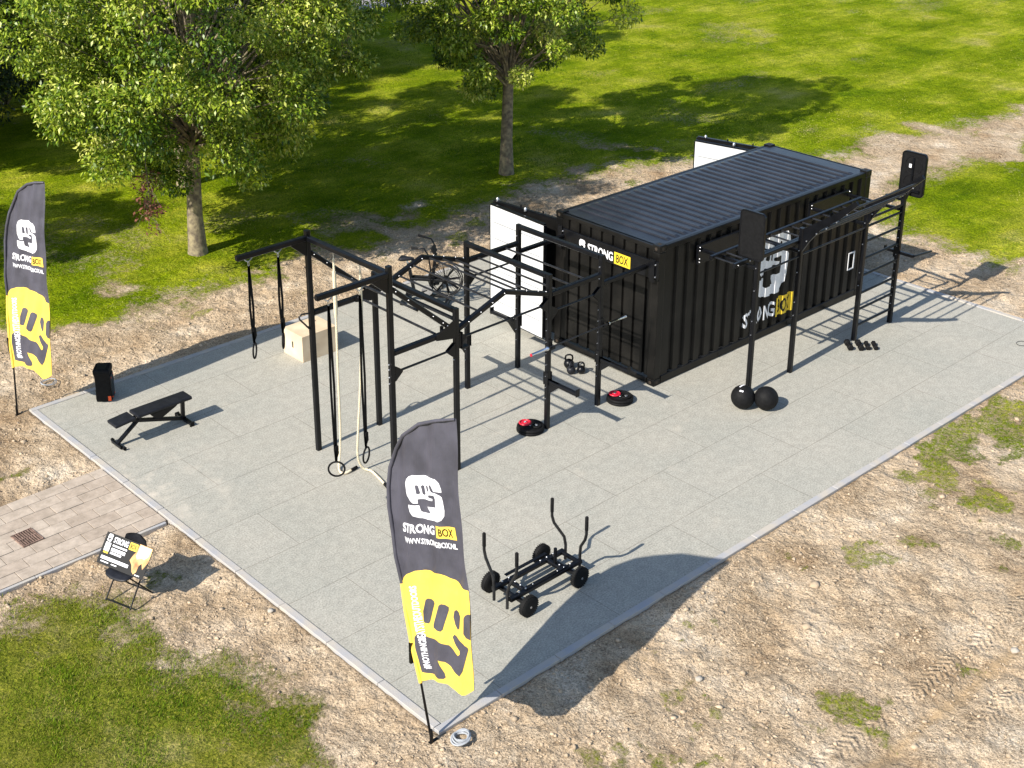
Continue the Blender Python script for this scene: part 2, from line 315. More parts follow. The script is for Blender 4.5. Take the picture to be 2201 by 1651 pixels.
def ground_mat():
    m = bpy.data.materials.new('soil_and_turf'); m.use_nodes = True; t = m.node_tree; L = t.links.new; b = t.nodes['Principled BSDF']
    b.inputs['Roughness'].default_value = 1.0; b.inputs['Specular IOR Level'].default_value = 0.02
    tc = t.nodes.new('ShaderNodeTexCoord'); at_ = t.nodes.new('ShaderNodeAttribute'); at_.attribute_name = 'grass'
    def noise(sc, det=6, ro=0.6, dist=0.0, vec=None):
        n = t.nodes.new('ShaderNodeTexNoise'); n.inputs['Scale'].default_value = sc; n.inputs['Detail'].default_value = det; n.inputs['Roughness'].default_value = ro; n.inputs['Distortion'].default_value = dist
        L(vec if vec else tc.outputs['Object'], n.inputs['Vector']); return n.outputs[0]
    def ramp(src, els):
        r = t.nodes.new('ShaderNodeValToRGB'); cr = r.color_ramp
        while len(cr.elements) < len(els): cr.elements.new(0.5)
        for e, (p, c) in zip(cr.elements, els): e.position = p; e.color = (*c, 1)
        L(src, r.inputs[0]); return r.outputs[0]
    def math_(op, a, b_, clamp=False):
        n = t.nodes.new('ShaderNodeMath'); n.operation = op; n.use_clamp = clamp
        for i, s_ in enumerate((a, b_)):
            if isinstance(s_, (int, float)): n.inputs[i].default_value = s_
            else: L(s_, n.inputs[i])
        return n.outputs[0]
    def mix(f, a, b_, bt='MIX'):
        n = t.nodes.new('ShaderNodeMix'); n.data_type = 'RGBA'; n.blend_type = bt
        for i, s_ in ((0, f), (6, a), (7, b_)):
            if isinstance(s_, (int, float)): n.inputs[i].default_value = s_
            elif isinstance(s_, tuple): n.inputs[i].default_value = (*s_, 1)
            else: L(s_, n.inputs[i])
        return n.outputs[2]
    soil = ramp(noise(0.8, 9, 0.66), [(0.28, (0.29, 0.20, 0.12)), (0.42, (0.43, 0.33, 0.22)), (0.56, (0.53, 0.43, 0.31)), (0.72, (0.68, 0.60, 0.48))])
    fine = ramp(noise(16, 8, 0.72), [(0.34, (0.36, 0.31, 0.26)), (0.47, (0.92, 0.90, 0.88)), (0.70, (1.22, 1.19, 1.14))])
    cloddy = ramp(noise(0.7, 5, 0.6), [(0.40, (.22, .22, .22)), (0.60, (1, 1, 1))])
    soil = mix(math_('MULTIPLY', cloddy, .9), soil, fine, 'MULTIPLY')
    soil = mix(math_('MULTIPLY', ramp(noise(3.2, 6, 0.7, 0.3), [(0.60, (0, 0, 0)), (0.68, (1, 1, 1))]), .55), soil, (0.24, 0.165, 0.095))
    soil = mix(math_('MULTIPLY', ramp(noise(70, 3, 0.7), [(0.62, (0, 0, 0)), (0.72, (1, 1, 1))]), 0.5), soil, (0.13, 0.095, 0.06))
    grit = ramp(noise(38, 5, 0.85), [(0.38, (0.42, 0.38, 0.33)), (0.50, (0.98, 0.98, 0.98)), (0.62, (1.35, 1.32, 1.28))])
    soil = mix(0.85, soil, grit, 'MULTIPLY')
    gr = ramp(noise(0.45, 7, 0.62), [(0.32, (0.105, 0.170, 0.003)), (0.47, (0.205, 0.270, 0.007)), (0.60, (0.34, 0.37, 0.03)), (0.74, (0.46, 0.42, 0.12))])
    mp = t.nodes.new('ShaderNodeMapping'); mp.inputs['Rotation'].default_value = (0, 0, R(18)); mp.inputs['Scale'].default_value = (0.35, 1.6, 1); L(tc.outputs['Object'], mp.inputs['Vector'])
    strk = ramp(noise(2.4, 6, 0.65, 0.4, mp.outputs[0]), [(0.32, (0.62, 0.70, 0.6)), (0.52, (1, 1, 1)), (0.72, (1.32, 1.2, 1.1))])
    gr = mix(0.85, gr, strk, 'MULTIPLY')
    sx0 = t.nodes.new('ShaderNodeSeparateXYZ'); L(tc.outputs['Object'], sx0.inputs[0])
    nearm = math_('MULTIPLY', math_('SUBTRACT', 2.0, sx0.outputs[0]), 0.4, True)
    gr = mix(math_('MULTIPLY', nearm, 0.75), gr, ramp(noise(0.9, 8, 0.68), [(0.34, (0.105, 0.13, 0.015)), (0.5, (0.19, 0.185, 0.035)), (0.66, (0.31, 0.275, 0.12))]))
    gf = ramp(noise(22, 7, 0.78), [(0.34, (0.30, 0.38, 0.3)), (0.52, (1, 1, 1)), (0.70, (1.6, 1.45, 1.3))])
    gr = mix(0.85, gr, gf, 'MULTIPLY')
    gr = mix(0.85, gr, ramp(noise(34, 4, 0.85), [(0.38, (0.38, 0.45, 0.4)), (0.50, (1, 1, 1)), (0.62, (1.55, 1.42, 1.3))]), 'MULTIPLY')
    f = math_('ADD', at_.outputs['Fac'], math_('MULTIPLY', math_('SUBTRACT', noise(13, 8, 0.78), 0.5), 2.0))
    f = math_('MULTIPLY', math_('SUBTRACT', f, 0.33), 2.3, True)
    sx = t.nodes.new('ShaderNodeSeparateXYZ'); L(tc.outputs['Object'], sx.inputs[0])
    tread = None; strip = None
    ex = math_('EXPONENT', math_('MULTIPLY', math_('SUBTRACT', sx.outputs[0], 1.2), -0.555), 0)
    curve = math_('MULTIPLY', ex, 0.12)
    for yc, hw in ((-3.62, .19), (-5.25, .17)):
        sd_ = math_('SUBTRACT', math_('SUBTRACT', sx.outputs[1], yc), curve); dd = math_('ABSOLUTE', sd_, 0)
        st_ = math_('MULTIPLY', math_('SUBTRACT', hw + .03, math_('ADD', dd, math_('MULTIPLY', noise(7, 5, .6), .16))), 8.0, True); st_ = math_('MULTIPLY', st_, math_('MULTIPLY', math_('SUBTRACT', sx.outputs[0], 0.9), 1.2, True)); strip = st_ if strip is None else math_('MAXIMUM', strip, st_)
        dd = math_('ABSOLUTE', math_('SUBTRACT', math_('ABSOLUTE', sd_, 0), .40), 0); band = math_('LESS_THAN', dd, 0.13)
        wv = math_('SINE', math_('ADD', math_('MULTIPLY', sx.outputs[0], 62.0), math_('MULTIPLY', dd, 55.0)), 0)
        k = math_('MULTIPLY', math_('MULTIPLY', band, math_('GREATER_THAN', sx.outputs[0], 1.2)), wv); tread = k if tread is None else math_('ADD', tread, k)
    h = math_('ADD', math_('MULTIPLY', noise(17, 7, 0.66), math_('ADD', math_('MULTIPLY', cloddy, 1.0), math_('MULTIPLY', f, .5))), math_('MULTIPLY', noise(5, 5, 0.6), 1.7))
    h = math_('MULTIPLY', h, math_('SUBTRACT', 1.0, math_('MULTIPLY', strip, .45)))
    base_ = mix(math_('MULTIPLY', strip, .78), mix(f, soil, gr), (0.38, 0.27, 0.155)); L(base_, b.inputs['Base Color'])
    h = math_('ADD', h, math_('MULTIPLY', math_('MULTIPLY', tread, 0.16), ramp(noise(1.1, 4, 0.6), [(0.42, (0, 0, 0)), (0.6, (1, 1, 1))])))
    bp = t.nodes.new('ShaderNodeBump'); bp.inputs['Strength'].default_value = 1.0; bp.inputs['Distance'].default_value = 0.075
    L(h, bp.inputs['Height']); L(bp.outputs[0], b.inputs['Normal'])
    return m
me.materials.append(ground_mat())
# rubber tile platform
def tile_mat():
    m = bpy.data.materials.new('rubber_tiles'); m.use_nodes = True; t = m.node_tree; L = t.links.new; b = t.nodes['Principled BSDF']
    b.inputs['Roughness'].default_value = 0.9; b.inputs['Specular IOR Level'].default_value = 0.25
    tc = t.nodes.new('ShaderNodeTexCoord')
    br = t.nodes.new('ShaderNodeTexBrick'); br.inputs['Scale'].default_value = 1.0; br.inputs['Brick Width'].default_value = 2.1; br.inputs['Row Height'].default_value = 1.058
    br.inputs['Mortar Size'].default_value = 0.006; br.inputs['Mortar Smooth'].default_value = 0.3; br.inputs['Bias'].default_value = 0; br.offset = 0.5
    br.inputs['Color1'].default_value = (0.345, 0.337, 0.295, 1); br.inputs['Color2'].default_value = (0.357, 0.347, 0.305, 1); br.inputs['Mortar'].default_value = (0.225, 0.21, 0.18, 1)
    L(tc.outputs['Object'], br.inputs['Vector'])
    def nz(sc, a, b_, lo, hi, det=6):
        n = t.nodes.new('ShaderNodeTexNoise'); n.inputs['Scale'].default_value = sc; n.inputs['Detail'].default_value = det; n.inputs['Roughness'].default_value = 0.65; L(tc.outputs['Object'], n.inputs['Vector'])
        r = t.nodes.new('ShaderNodeValToRGB'); r.color_ramp.elements[0].position = lo; r.color_ramp.elements[0].color = (*a, 1); r.color_ramp.elements[1].position = hi; r.color_ramp.elements[1].color = (*b_, 1); L(n.outputs[0], r.inputs[0]); return r.outputs[0], n.outputs[0]
    def mul(a, b_, f):
        n = t.nodes.new('ShaderNodeMix'); n.data_type = 'RGBA'; n.blend_type = 'MULTIPLY'; n.inputs[0].default_value = f; L(a, n.inputs[6]); L(b_, n.inputs[7]); return n.outputs[2]
    c1, _ = nz(0.6, (0.94, 0.955, 0.955), (1.05, 1.035, 1.02), 0.35, 0.65)
    c2, h = nz(42, (0.74, 0.75, 0.75), (1.24, 1.22, 1.20), 0.36, 0.64, 5)
    c3, _ = nz(7, (0.93, 0.93, 0.93), (1.05, 1.05, 1.05), 0.4, 0.6)
    out = mul(mul(mul(br.outputs[0], c1, 1), c2, 1), c3, 1)
    # pale sandy dust, most of it tracked in from the path
    sx = t.nodes.new('ShaderNodeSeparateXYZ'); L(tc.outputs['Object'], sx.inputs[0])
    def mt(op, a, b_, cl=False):
        n = t.nodes.new('ShaderNodeMath'); n.operation = op; n.use_clamp = cl
        for i, s_ in enumerate((a, b_)):
            if isinstance(s_, (int, float)): n.inputs[i].default_value = s_
            else: L(s_, n.inputs[i])
        return n.outputs[0]
    dx = mt('MULTIPLY', sx.outputs[0], 1.0); dy = mt('SUBTRACT', sx.outputs[1], 6.9)
    r2 = mt('SQRT', mt('ADD', mt('MULTIPLY', dx, dx), mt('MULTIPLY', dy, dy)), 0)
    near = mt('SUBTRACT', 1.0, mt('DIVIDE', r2, 1.9), True)
    d1, _ = nz(2.3, (0, 0, 0), (1, 1, 1), 0.50, 0.75, 10)
    dust = mt('MULTIPLY', mt('MULTIPLY', near, 1.3, True), d1, True)
    d2, _ = nz(2.2, (0, 0, 0), (1, 1, 1), 0.60, 0.76, 10)
    dust = mt('ADD', dust, mt('MULTIPLY', d2, 0.35), True)
    mx = t.nodes.new('ShaderNodeMix'); mx.data_type = 'RGBA'; L(dust, mx.inputs[0]); L(out, mx.inputs[6]); mx.inputs[7].default_value = (0.58, 0.52, 0.43, 1)
    L(mx.outputs[2], b.inputs['Base Color'])
    bp = t.nodes.new('ShaderNodeBump'); bp.inputs['Strength'].default_value = 0.5; bp.inputs['Distance'].default_value = 0.006; L(h, bp.inputs['Height']); L(bp.outputs[0], b.inputs['Normal'])
    return m
K = 0.11
tag(MB().box(((PX) / 2, PW / 2, -0.06), (PX - 2 * K, PW - 2 * K, 0.12)).build('rubber_tile_floor', tile_mat()), kind='structure')
kb = MB(); st = 1.0
def kerb_run(a, b, ax):
    n = int(round((b - a) / st)); L_ = (b - a) / n
    for i in range(n):
        c = a + (i + .5) * L_; d = L_ - 0.008; dz = random.uniform(-.004, .004)
        for e in ((K / 2, PW - K / 2) if ax == 'x' else (K / 2, PX - K / 2)):
            if ax == 'x': kb.box((c, e, -0.075 + dz + .006), (d, K - .004, .17), ch=.008)
            else: kb.box((e, c, -0.075 + dz + .006), (K - .004, d, .17), ch=.008)
kerb_run(0, PX, 'x'); kerb_run(K, PW - K, 'y')
tag(kb.build('kerb', M['kerb']), kind='structure')
# paved path: individual slabs, running bond
def paver_mat():
    m = bpy.data.materials.new('concrete_pavers'); m.use_nodes = True; t = m.node_tree; L = t.links.new; b = t.nodes['Principled BSDF']
    b.inputs['Roughness'].default_value = 0.9; b.inputs['Specular IOR Level'].default_value = 0.2
    at_ = t.nodes.new('ShaderNodeAttribute'); at_.attribute_name = 'tint'
    r = t.nodes.new('ShaderNodeValToRGB'); r.color_ramp.elements[0].color = (0.385, 0.325, 0.27, 1); r.color_ramp.elements[1].color = (0.45, 0.39, 0.33, 1); L(at_.outputs['Fac'], r.inputs[0])
    tc = t.nodes.new('ShaderNodeTexCoord'); n = t.nodes.new('ShaderNodeTexNoise'); n.inputs['Scale'].default_value = 6; n.inputs['Detail'].default_value = 8; n.inputs['Roughness'].default_value = .7; L(tc.outputs['Object'], n.inputs['Vector'])
    r2 = t.nodes.new('ShaderNodeValToRGB'); r2.color_ramp.elements[0].position = .3; r2.color_ramp.elements[0].color = (.72, .70, .66, 1); r2.color_ramp.elements[1].position = .7; r2.color_ramp.elements[1].color = (1.2, 1.18, 1.14, 1); L(n.outputs[0], r2.inputs[0])
    mx = t.nodes.new('ShaderNodeMix'); mx.data_type = 'RGBA'; mx.blend_type = 'MULTIPLY'; mx.inputs[0].default_value = 1; L(r.outputs[0], mx.inputs[6]); L(r2.outputs[0], mx.inputs[7]); L(mx.outputs[2], b.inputs['Base Color'])
    bp = t.nodes.new('ShaderNodeBump'); bp.inputs['Strength'].default_value = .5; bp.inputs['Distance'].default_value = .01; L(n.outputs[0], bp.inputs['Height']); L(bp.outputs[0], b.inputs['Normal'])
    return m
pv = MB(); tints = []
row = 0; yy = 6.03
while yy < 7.88:
    h_ = .2475; x1 = -0.02 - (0.22 if row % 2 else 0)
    if row % 2:
        pv.box(((-.02 - .22 / 2), yy + h_ / 2, -.045), (.212, h_ - .008, .09), ch=.004); tints.append((len(pv.f), random.random()))
    while x1 > -7:
        if True:
            pv.box((x1 - .22, yy + h_ / 2, -.045 + random.uniform(-.003, .003)), (.432, h_ - .008, .09), rot=(0, 0, random.uniform(-.008, .008)), ch=.004); tints.append((len(pv.f), random.random()))
        x1 -= .44
    yy += h_; row += 1
po = pv.build('paved_path', paver_mat()); tag(po, kind='structure')
ta = np.zeros(len(pv.f), np.float32); p0_ = 0
for e_, v_ in tints: ta[p0_:e_] = v_; p0_ = e_
po.data.attributes.new('tint', 'FLOAT', 'FACE').data.foreach_set('value', ta)
pe = MB()
for y_ in (5.998,):
    for i in range(7): pe.box((-.05 - i - .5, y_, -.088), (.992, .05, .17), ch=.006)
tag(pe.build('path_edging', M['kerb']), kind='structure')
tag(MB().box((-3.6, 7.02, -.075), (7.1, 1.9, .07)).build('path_bedding', M['clod']), kind='structure')
# far gravel track at the top of the picture
tag(MB().prism([(10, 43), (22, 34.2), (29, 32.0), (40, 30.2), (60, 30), (60, 33), (40, 33.2), (30, 35.5), (24, 38.5), (12, 47)], (0, 0, 0), (1, 0, 0), (0, 1, 0), .02).build('gravel_track', mat('grey_gravel', (0.33, 0.31, 0.32), 0.95, noise=0.2, nscale=3, bump=0.5)), kind='structure')
# ---- loose soil clods and stones: nobody could count them
def ico():
    bm = bmesh.new(); bmesh.ops.create_icosphere(bm, subdivisions=1, radius=1); bm.verts.index_update()
    v = np.array([x.co[:] for x in bm.verts]); f = np.array([[a.index for a in x.verts] for x in bm.faces]); bm.free(); return v, f
def scatter(name, pts, sizes, mt_, seed):
    rg = np.random.default_rng(seed); v, f = ico(); n = len(pts); nv = len(v)
    J = 1 + rg.uniform(-.45, .45, (n, nv, 1)); sc = sizes[:, None, None] * rg.uniform(.5, 1.7, (n, 1, 3)) * np.array([1, 1, .7])
    a = rg.uniform(0, 6.28, n); c_, s_ = np.cos(a), np.sin(a); P = v[None] * J * sc
    X = P[..., 0] * c_[:, None] - P[..., 1] * s_[:, None]; Y = P[..., 0] * s_[:, None] + P[..., 1] * c_[:, None]
    V = np.stack([X, Y, P[..., 2]], -1) + pts[:, None, :]
    F = (f[None] + (np.arange(n) * nv)[:, None, None]).reshape(-1, 3)
    return tri_mesh(name, V.reshape(-1, 3), F, mt_)
def tri_mesh(name, V, F, mt_, tint=None):
    me = bpy.data.meshes.new(name); me.vertices.add(len(V)); me.vertices.foreach_set('co', V.astype(np.float32).ravel()); k = F.shape[1]
    me.loops.add(len(F) * k); me.loops.foreach_set('vertex_index', F.ravel().astype(np.int32)); me.polygons.add(len(F))
    me.polygons.foreach_set('loop_start', (np.arange(len(F)) * k).astype(np.int32)); me.update(calc_edges=True); me.materials.append(mt_)
    if tint is not None: me.attributes.new('tint', 'FLOAT', 'FACE').data.foreach_set('value', tint.astype(np.float32))
    return me
n = 95000
px_ = RNG.uniform(-4, 20, n); py_ = RNG.uniform(-6, 13.5, n)
mk = grass_mask(px_, py_); okk = (mk < .4) & ~((px_ > -.08) & (px_ < PX + .05) & (py_ > -.05) & (py_ < PW + .05)) & ~((px_ < 0.05) & (py_ > 5.95) & (py_ < 8.1)) & (vnoise(px_, py_, .9, 44, 3) > RNG.uniform(.25, .62, n))
px_, py_ = px_[okk], py_[okk]; sz = RNG.gamma(1.6, .0038, len(px_)) + .004; sz = np.minimum(sz, .032)
o = bpy.data.objects.new('soil_clods', scatter('soil_clods', np.stack([px_, py_, ground_z(px_, py_) + sz * .25], -1), sz, M['clod'], 5)); COL.objects.link(o); tag(o, kind='stuff')
# ---- grass blades
def blade_mat():
    m = bpy.data.materials.new('grass_blades'); m.use_nodes = True; t = m.node_tree; L = t.links.new; b = t.nodes['Principled BSDF']
    b.inputs['Roughness'].default_value = .6; b.inputs['Specular IOR Level'].default_value = .12
    at_ = t.nodes.new('ShaderNodeAttribute'); at_.attribute_name = 'tint'
    r = t.nodes.new('ShaderNodeValToRGB'); cr = r.color_ramp
    for _ in range(2): cr.elements.new(.5)
    for e, (p, c) in zip(cr.elements, [(0, (.050, .125, .003)), (.4, (.135, .230, .006)), (.75, (.27, .33, .018)), (1, (.42, .39, .10))]): e.position = p; e.color = (*c, 1)
    L(at_.outputs['Fac'], r.inputs[0]); L(r.outputs[0], b.inputs['Base Color'])
    tr = t.nodes.new('ShaderNodeBsdfTranslucent'); L(r.outputs[0], tr.inputs[0]); ms = t.nodes.new('ShaderNodeMixShader'); ms.inputs[0].default_value = .3
    L(b.outputs[0], ms.inputs[1]); L(tr.outputs[0], ms.inputs[2]); L(ms.outputs[0], t.nodes['Material Output'].inputs[0]); return m
BM = blade_mat()
def blades(name, n, rx, ry, hmin, hmax, wd, seed, dryness=0.0, keep=1.0):
    rg = np.random.default_rng(seed); x = rg.uniform(*rx, n); y = rg.uniform(*ry, n); mk = grass_mask(x, y)
    thin = vnoise(x, y, 1.3, 71, 4)
    ok = (rg.uniform(0, 1, n) < np.clip((mk - .3) * 2, 0, 1) * np.clip((thin - .25) * 3, .15, 1)) & ~((x > -.06) & (x < PX + .05) & (y > -.05) & (y < PW + .05)) & ~((x < .05) & (y > 5.95) & (y < 8.1))
    x, y = x[ok], y[ok]; n = len(x); z = ground_z(x, y) - .01
    lush = np.clip(vnoise(x, y, 2.2, 90, 3) * 2 - .5, 0, 1)
    h = rg.uniform(hmin, hmax, n) * (.6 + .9 * lush * keep); a = rg.uniform(0, 6.28, n); ln = rg.uniform(.2, 1.0, n) * h; wv = wd * rg.uniform(.6, 1.3, n)
    dx, dy = np.cos(a), np.sin(a); b_ = rg.uniform(0, 6.28, n); ex, ey = np.cos(b_) * wv / 2, np.sin(b_) * wv / 2
    P0 = np.stack([x - ex, y - ey, z], -1); P1 = np.stack([x + ex, y + ey, z], -1)
    P2 = np.stack([x + dx * ln * .4 + ex * .8, y + dy * ln * .4 + ey * .8, z + h * .65], -1); P3 = np.stack([x + dx * ln * .4 - ex * .8, y + dy * ln * .4 - ey * .8, z + h * .65], -1); P4 = np.stack([x + dx * ln, y + dy * ln, z + h], -1)
    V = np.stack([P0, P1, P2, P3, P4], 1).reshape(-1, 3); i5 = np.arange(n)[:, None] * 5
    F = np.concatenate([i5 + np.array([[0, 1, 2]]), i5 + np.array([[0, 2, 3]]), i5 + np.array([[3, 2, 4]])], 1).reshape(-1, 3)
    tn = np.clip(vnoise(x, y, .6, 52, 5) * 1.5 - .3 - .25 * lush * keep + dryness + rg.normal(0, .2, n), 0, 1)
    dry = rg.uniform(0, 1, n) < (.03 + dryness * .35) * keep; tn[dry] = 1.0
    me = tri_mesh(name, V, F, BM, np.repeat(tn, 3)); o = bpy.data.objects.new(name, me); COL.objects.link(o); return tag(o, kind='stuff')
blades('lawn_grass', 150000, (-5, 0), (-1, 6.2), .018, .052, .0075, 1, .16)
blades('lawn_grass', 90000, (-3, 17), (-5.5, -0.05), .02, .045, .008, 2, .05)
blades('lawn_grass', 150000, (-3, 24), (10.6, 22), .018, .04, .014, 3, .08)
blades('lawn_grass', 150000, (14, 44), (-2, 40), .02, .045, .022, 4, .12, .55)
blades('lawn_grass', 8000, (-3.5, 0), (8.1, 13), .025, .06, .010, 5)
# ------------------------------------------------------------------ shipping container
CX, CY, CYAW, CL, CW, CH = 8.33, 4.06, -0.0118, 6.07, 2.438, 2.585
ct = tag(empty('shipping_container', (CX, CY, 0), CYAW), 'black corrugated steel shipping container with ribbed roof standing on the rubber floor', 'shipping container')
GRV = 0.045
def corr_profile(L0, L1, per=0.278, start=0.0):     # break points (u, depth) outward face = 0
    pts = [(L0, 0)]; u = L0 + start
    while u + per < L1 - 0.02:
        pts += [(u + .125, 0), (u + .148, GRV), (u + .250, GRV), (u + .275, 0)]; u += per
    pts.append((L1, 0)); return pts
SP = corr_profile(.16, CL - .16, .278, .06); EP = [(.16, 0)]
for k_ in range(8): EP += [(.30 + .262 * k_, 0), (.308 + .262 * k_, .04), (.352 + .262 * k_, .04), (.360 + .262 * k_, 0)]
EP += [(CW - .16, 0)]
def depth(pts, u):
    if u <= pts[0][0] or u >= pts[-1][0]: return 0.0
    for (a, da), (b, db) in zip(pts, pts[1:]):
        if a <= u <= b: return da + (db - da) * (u - a) / max(1e-9, b - a)
    return 0.0
def corr_wall(pts, mapf, z0, z1):
    mb = MB(); n = len(pts); th = .004
    lo = [mapf(u, d, z0) for u, d in pts]; hi = [mapf(u, d, z1) for u, d in pts]; lo2 = [mapf(u, d + th, z0) for u, d in pts]; hi2 = [mapf(u, d + th, z1) for u, d in pts]
    fs = []
    for i in range(n - 1):
        fs += [(i, i + 1, n + i + 1, n + i), (2 * n + i + 1, 2 * n + i, 3 * n + i, 3 * n + i + 1)]
    return mb.add(lo + hi + lo2 + hi2, fs)
corr_wall(SP, lambda u, d, z: (u, .012 + d, z), .16, CH - .10).build('side_wall', M['cont'], ct)
corr_wall([(u, d) for u, d in EP], lambda u, d, z: (.012 + d, CW - u, z), .16, CH - .10).build('end_wall', M['cont'], ct)
corr_wall([(u, d) for u, d in EP], lambda u, d, z: (CL - .012 - d, u, z), .16, CH - .10).build('end_wall', M['cont'], ct)
fr = MB()
for y in (.05, CW - .05):
    fr.beam((.178, y, .08), (CL - .178, y, .08), .1, .15); fr.beam((.178, y, CH - .065), (CL - .178, y, CH - .065), .08, .09)
for x in (.05, CL - .05):
    fr.beam((x, .162, .08), (x, CW - .162, .08), .15, .1); fr.beam((x, .162, CH - .065), (x, CW - .162, CH - .065), .09, .08)
fr.build('rail_frame', M['cont'], ct)
for x in (.08, CL - .08):
    for y in (.08, CW - .08):
        MB().box((x, y, CH / 2), (.156, .156, CH - .25), ch=.01).build('corner_post', M['cont'], ct)
        for z in (.06, CH - .06):
            c = MB().box((x, y, z), (.17, .165, .125), ch=.012)
            sx = -1 if x < 1 else 1; sy = -1 if y < 1 else 1
            cc = c.build('corner_casting', M['cont'], ct)
            hl = MB(); hl.lathe((x + sx * .0855, y, z), [(.030, 0), (.030, .002)], axis=(sx, 0, 0), n=14); hl.lathe((x, y + sy * .083, z), [(.030, 0), (.030, .002)], axis=(0, sy, 0), n=14)
            if z > 1: hl.lathe((x, y, z + .0635), [(.034, 0), (.034, .002)], n=14)
            hl.build('casting_hole_shade', M['slot'], cc)  # dark discs on the casting faces in place of shaded holes
# roof: flat sheet with raised ribs whose ends fade down
rf = MB(); rf.box((CL / 2, CW / 2, CH - .035), (CL - .10, CW - .10, .02))
x = .42; zt = CH - .0245
while x < CL - .3:
    y0, y1, a, b_, h = .14, CW - .14, .030, .048, .022; e = .08
    vs = [(x - b_, y0, zt), (x + b_, y0, zt), (x - a, y0 + e, zt + h), (x + a, y0 + e, zt + h), (x - a, y1 - e, zt + h), (x + a, y1 - e, zt + h), (x - b_, y1, zt), (x + b_, y1, zt)]
    rf.add(vs, [(0, 1, 3, 2), (2, 3, 5, 4), (4, 5, 7, 6), (0, 2, 4, 6), (1, 7, 5, 3)]); x += .2085
rf.build('roof', M['roof'], ct)
MB().box((CL / 2, CW / 2, .12), (CL - .3, CW - .24, .03)).build('floor', M['ply'], ct)
# fork pocket plates and lashing stubs below the side rail
fp = MB()
for x_ in (1.9, 3.9): fp.box((x_, -.003, .085), (.36, .01, .115), ch=.003)
fp.build('fork_pocket', M['blackv'], ct)
# white marker frame near the far end
mk_ = MB(); mx_, mz_ = 5.66, .82
for (a, c, d) in (((mx_, mz_ + .17), 0, (.19, .022)), ((mx_, mz_ - .17), 0, (.19, .022)), ((mx_ + .09, mz_), 0, (.03, .36)), ((mx_ - .09, mz_), 0, (.014, .36))): mk_.box((a[0], -.004 - .005, a[1]), (d[0], .012, d[1]))
mk_.build('marker_frame', M['white2'], ct)
# logo and lettering painted over the corrugation of the long side
_ = ART
def side_map(off): return lambda u, h: (u, .012 + depth(SP, u) - off, h)
xbr = [u for u, d in SP]
# logo polygon straightened to its own upright unit frame
sc_, so_ = np.array(ART['S']), np.array(ART['strong']); ux = (so_[1] - so_[0]); ux = ux / np.linalg.norm(ux); uy = np.array([-ux[1], ux[0]])
# the print leans a little: uy follows the flag's own upright
uyr = np.array(ART['S'][5]); 
def norm_logo(pts):
    P = np.array(pts) @ np.stack([ux, uy], 1); return P
LS = norm_logo(ART['S']); lo_, hi_ = LS.min(0), LS.max(0)
def logo_unit(pts): return [tuple((q - lo_) / (hi_ - lo_)) for q in norm_logo(pts)]
LOGO = logo_unit(ART['S']); LFING = [logo_unit(f) for f in ART['fing']]
def place(pts, x0, z0, w_, h_): return [(x0 + a * w_, z0 + b * h_) for a, b in pts]
lg = MB(); lx, lz, lw, lh = 2.70, .80, .94, 1.26
art(lg, poly2d(place(LOGO, lx, lz, lw, lh)), side_map(.004), xbr, flip=False)
lgo = lg.build('logo', M['white2'], ct)
lf = MB()
for f in LFING: art(lf, poly2d(place(f, lx, lz, lw, lh)), side_map(.007), xbr)
lf.build('logo_cut_out', M['blackv'], lgo)
tm = MB(); v_, f_ = text2d('STRONG', .03); art(tm, (place(v_, 2.42, .345, .90, .30), f_), side_map(.004), xbr); tm.build('lettering', M['white2'], ct)
yb = MB(); art(yb, poly2d([(3.36, .305), (3.87, .305), (3.87, .685), (3.36, .685)]), side_map(.004), xbr); ybo = yb.build('yellow_field', M['yellow'], ct)
tm = MB(); v_, f_ = text2d('BOX', .02); art(tm, (place(v_, 3.43, .35, .37, .28), f_), side_map(.007), xbr); tm.build('lettering', M['blackv'], ybo)
# name board across the end wall
nb = MB().box((-.035, 1.12, 2.16), (.05, 2.26, .32), ch=.006).build('name_board', M['steel'], ct)
def end_map(off): return lambda u, h: (-.060 - off, CW - .25 - u, h)
tm = MB(); art(tm, poly2d(place(LOGO, .39, 2.045, .15, .20)), end_map(.003), flip=False); v_, f_ = text2d('STRONG', .03); art(tm, (place(v_, .60, 2.05, .60, .165), f_), end_map(.003)); tm.build('lettering', M['white2'], nb)
tm = MB(); art(tm, poly2d([(1.23, 2.025), (1.60, 2.025), (1.60, 2.24), (1.23, 2.24)]), end_map(.003)); y2 = tm.build('yellow_field', M['yellow'], nb)
tm = MB(); v_, f_ = text2d('BOX', .015); art(tm, (place(v_, 1.28, 2.055, .27, .155), f_), end_map(.006)); tm.build('lettering', M['blackv'], y2)
bb = MB()
for y in (.03, 2.2):
    for z in (2.05, 2.27): bb.lathe((-.06, y, z), [(.016, 0), (.016, .012), (.008, .02)], axis=(-1, 0, 0), n=8)
    bb.box((-.075, y + .05, 2.16), (.03, .10, .40), mi=1)
bb.build('board_bracket', [M['bolt'], M['steel']], nb)
for x0, x1 in ((.93, 2.10), (4.08, 5.32)):
    b_ = MB().box(((x0 + x1) / 2, -.03, 2.20), (x1 - x0, .05, .34), ch=.006).build('mounting_board', M['steel'], ct)
    bb = MB()
    for x_ in (x0 + .03, x1 - .03):
        for z in (2.07, 2.13, 2.28, 2.34): bb.lathe((x_, -.055, z), [(.014, 0), (.014, .012), (.007, .02)], axis=(0, -1, 0), n=8)
    bb.build('bolt_set', M['bolt'], b_)
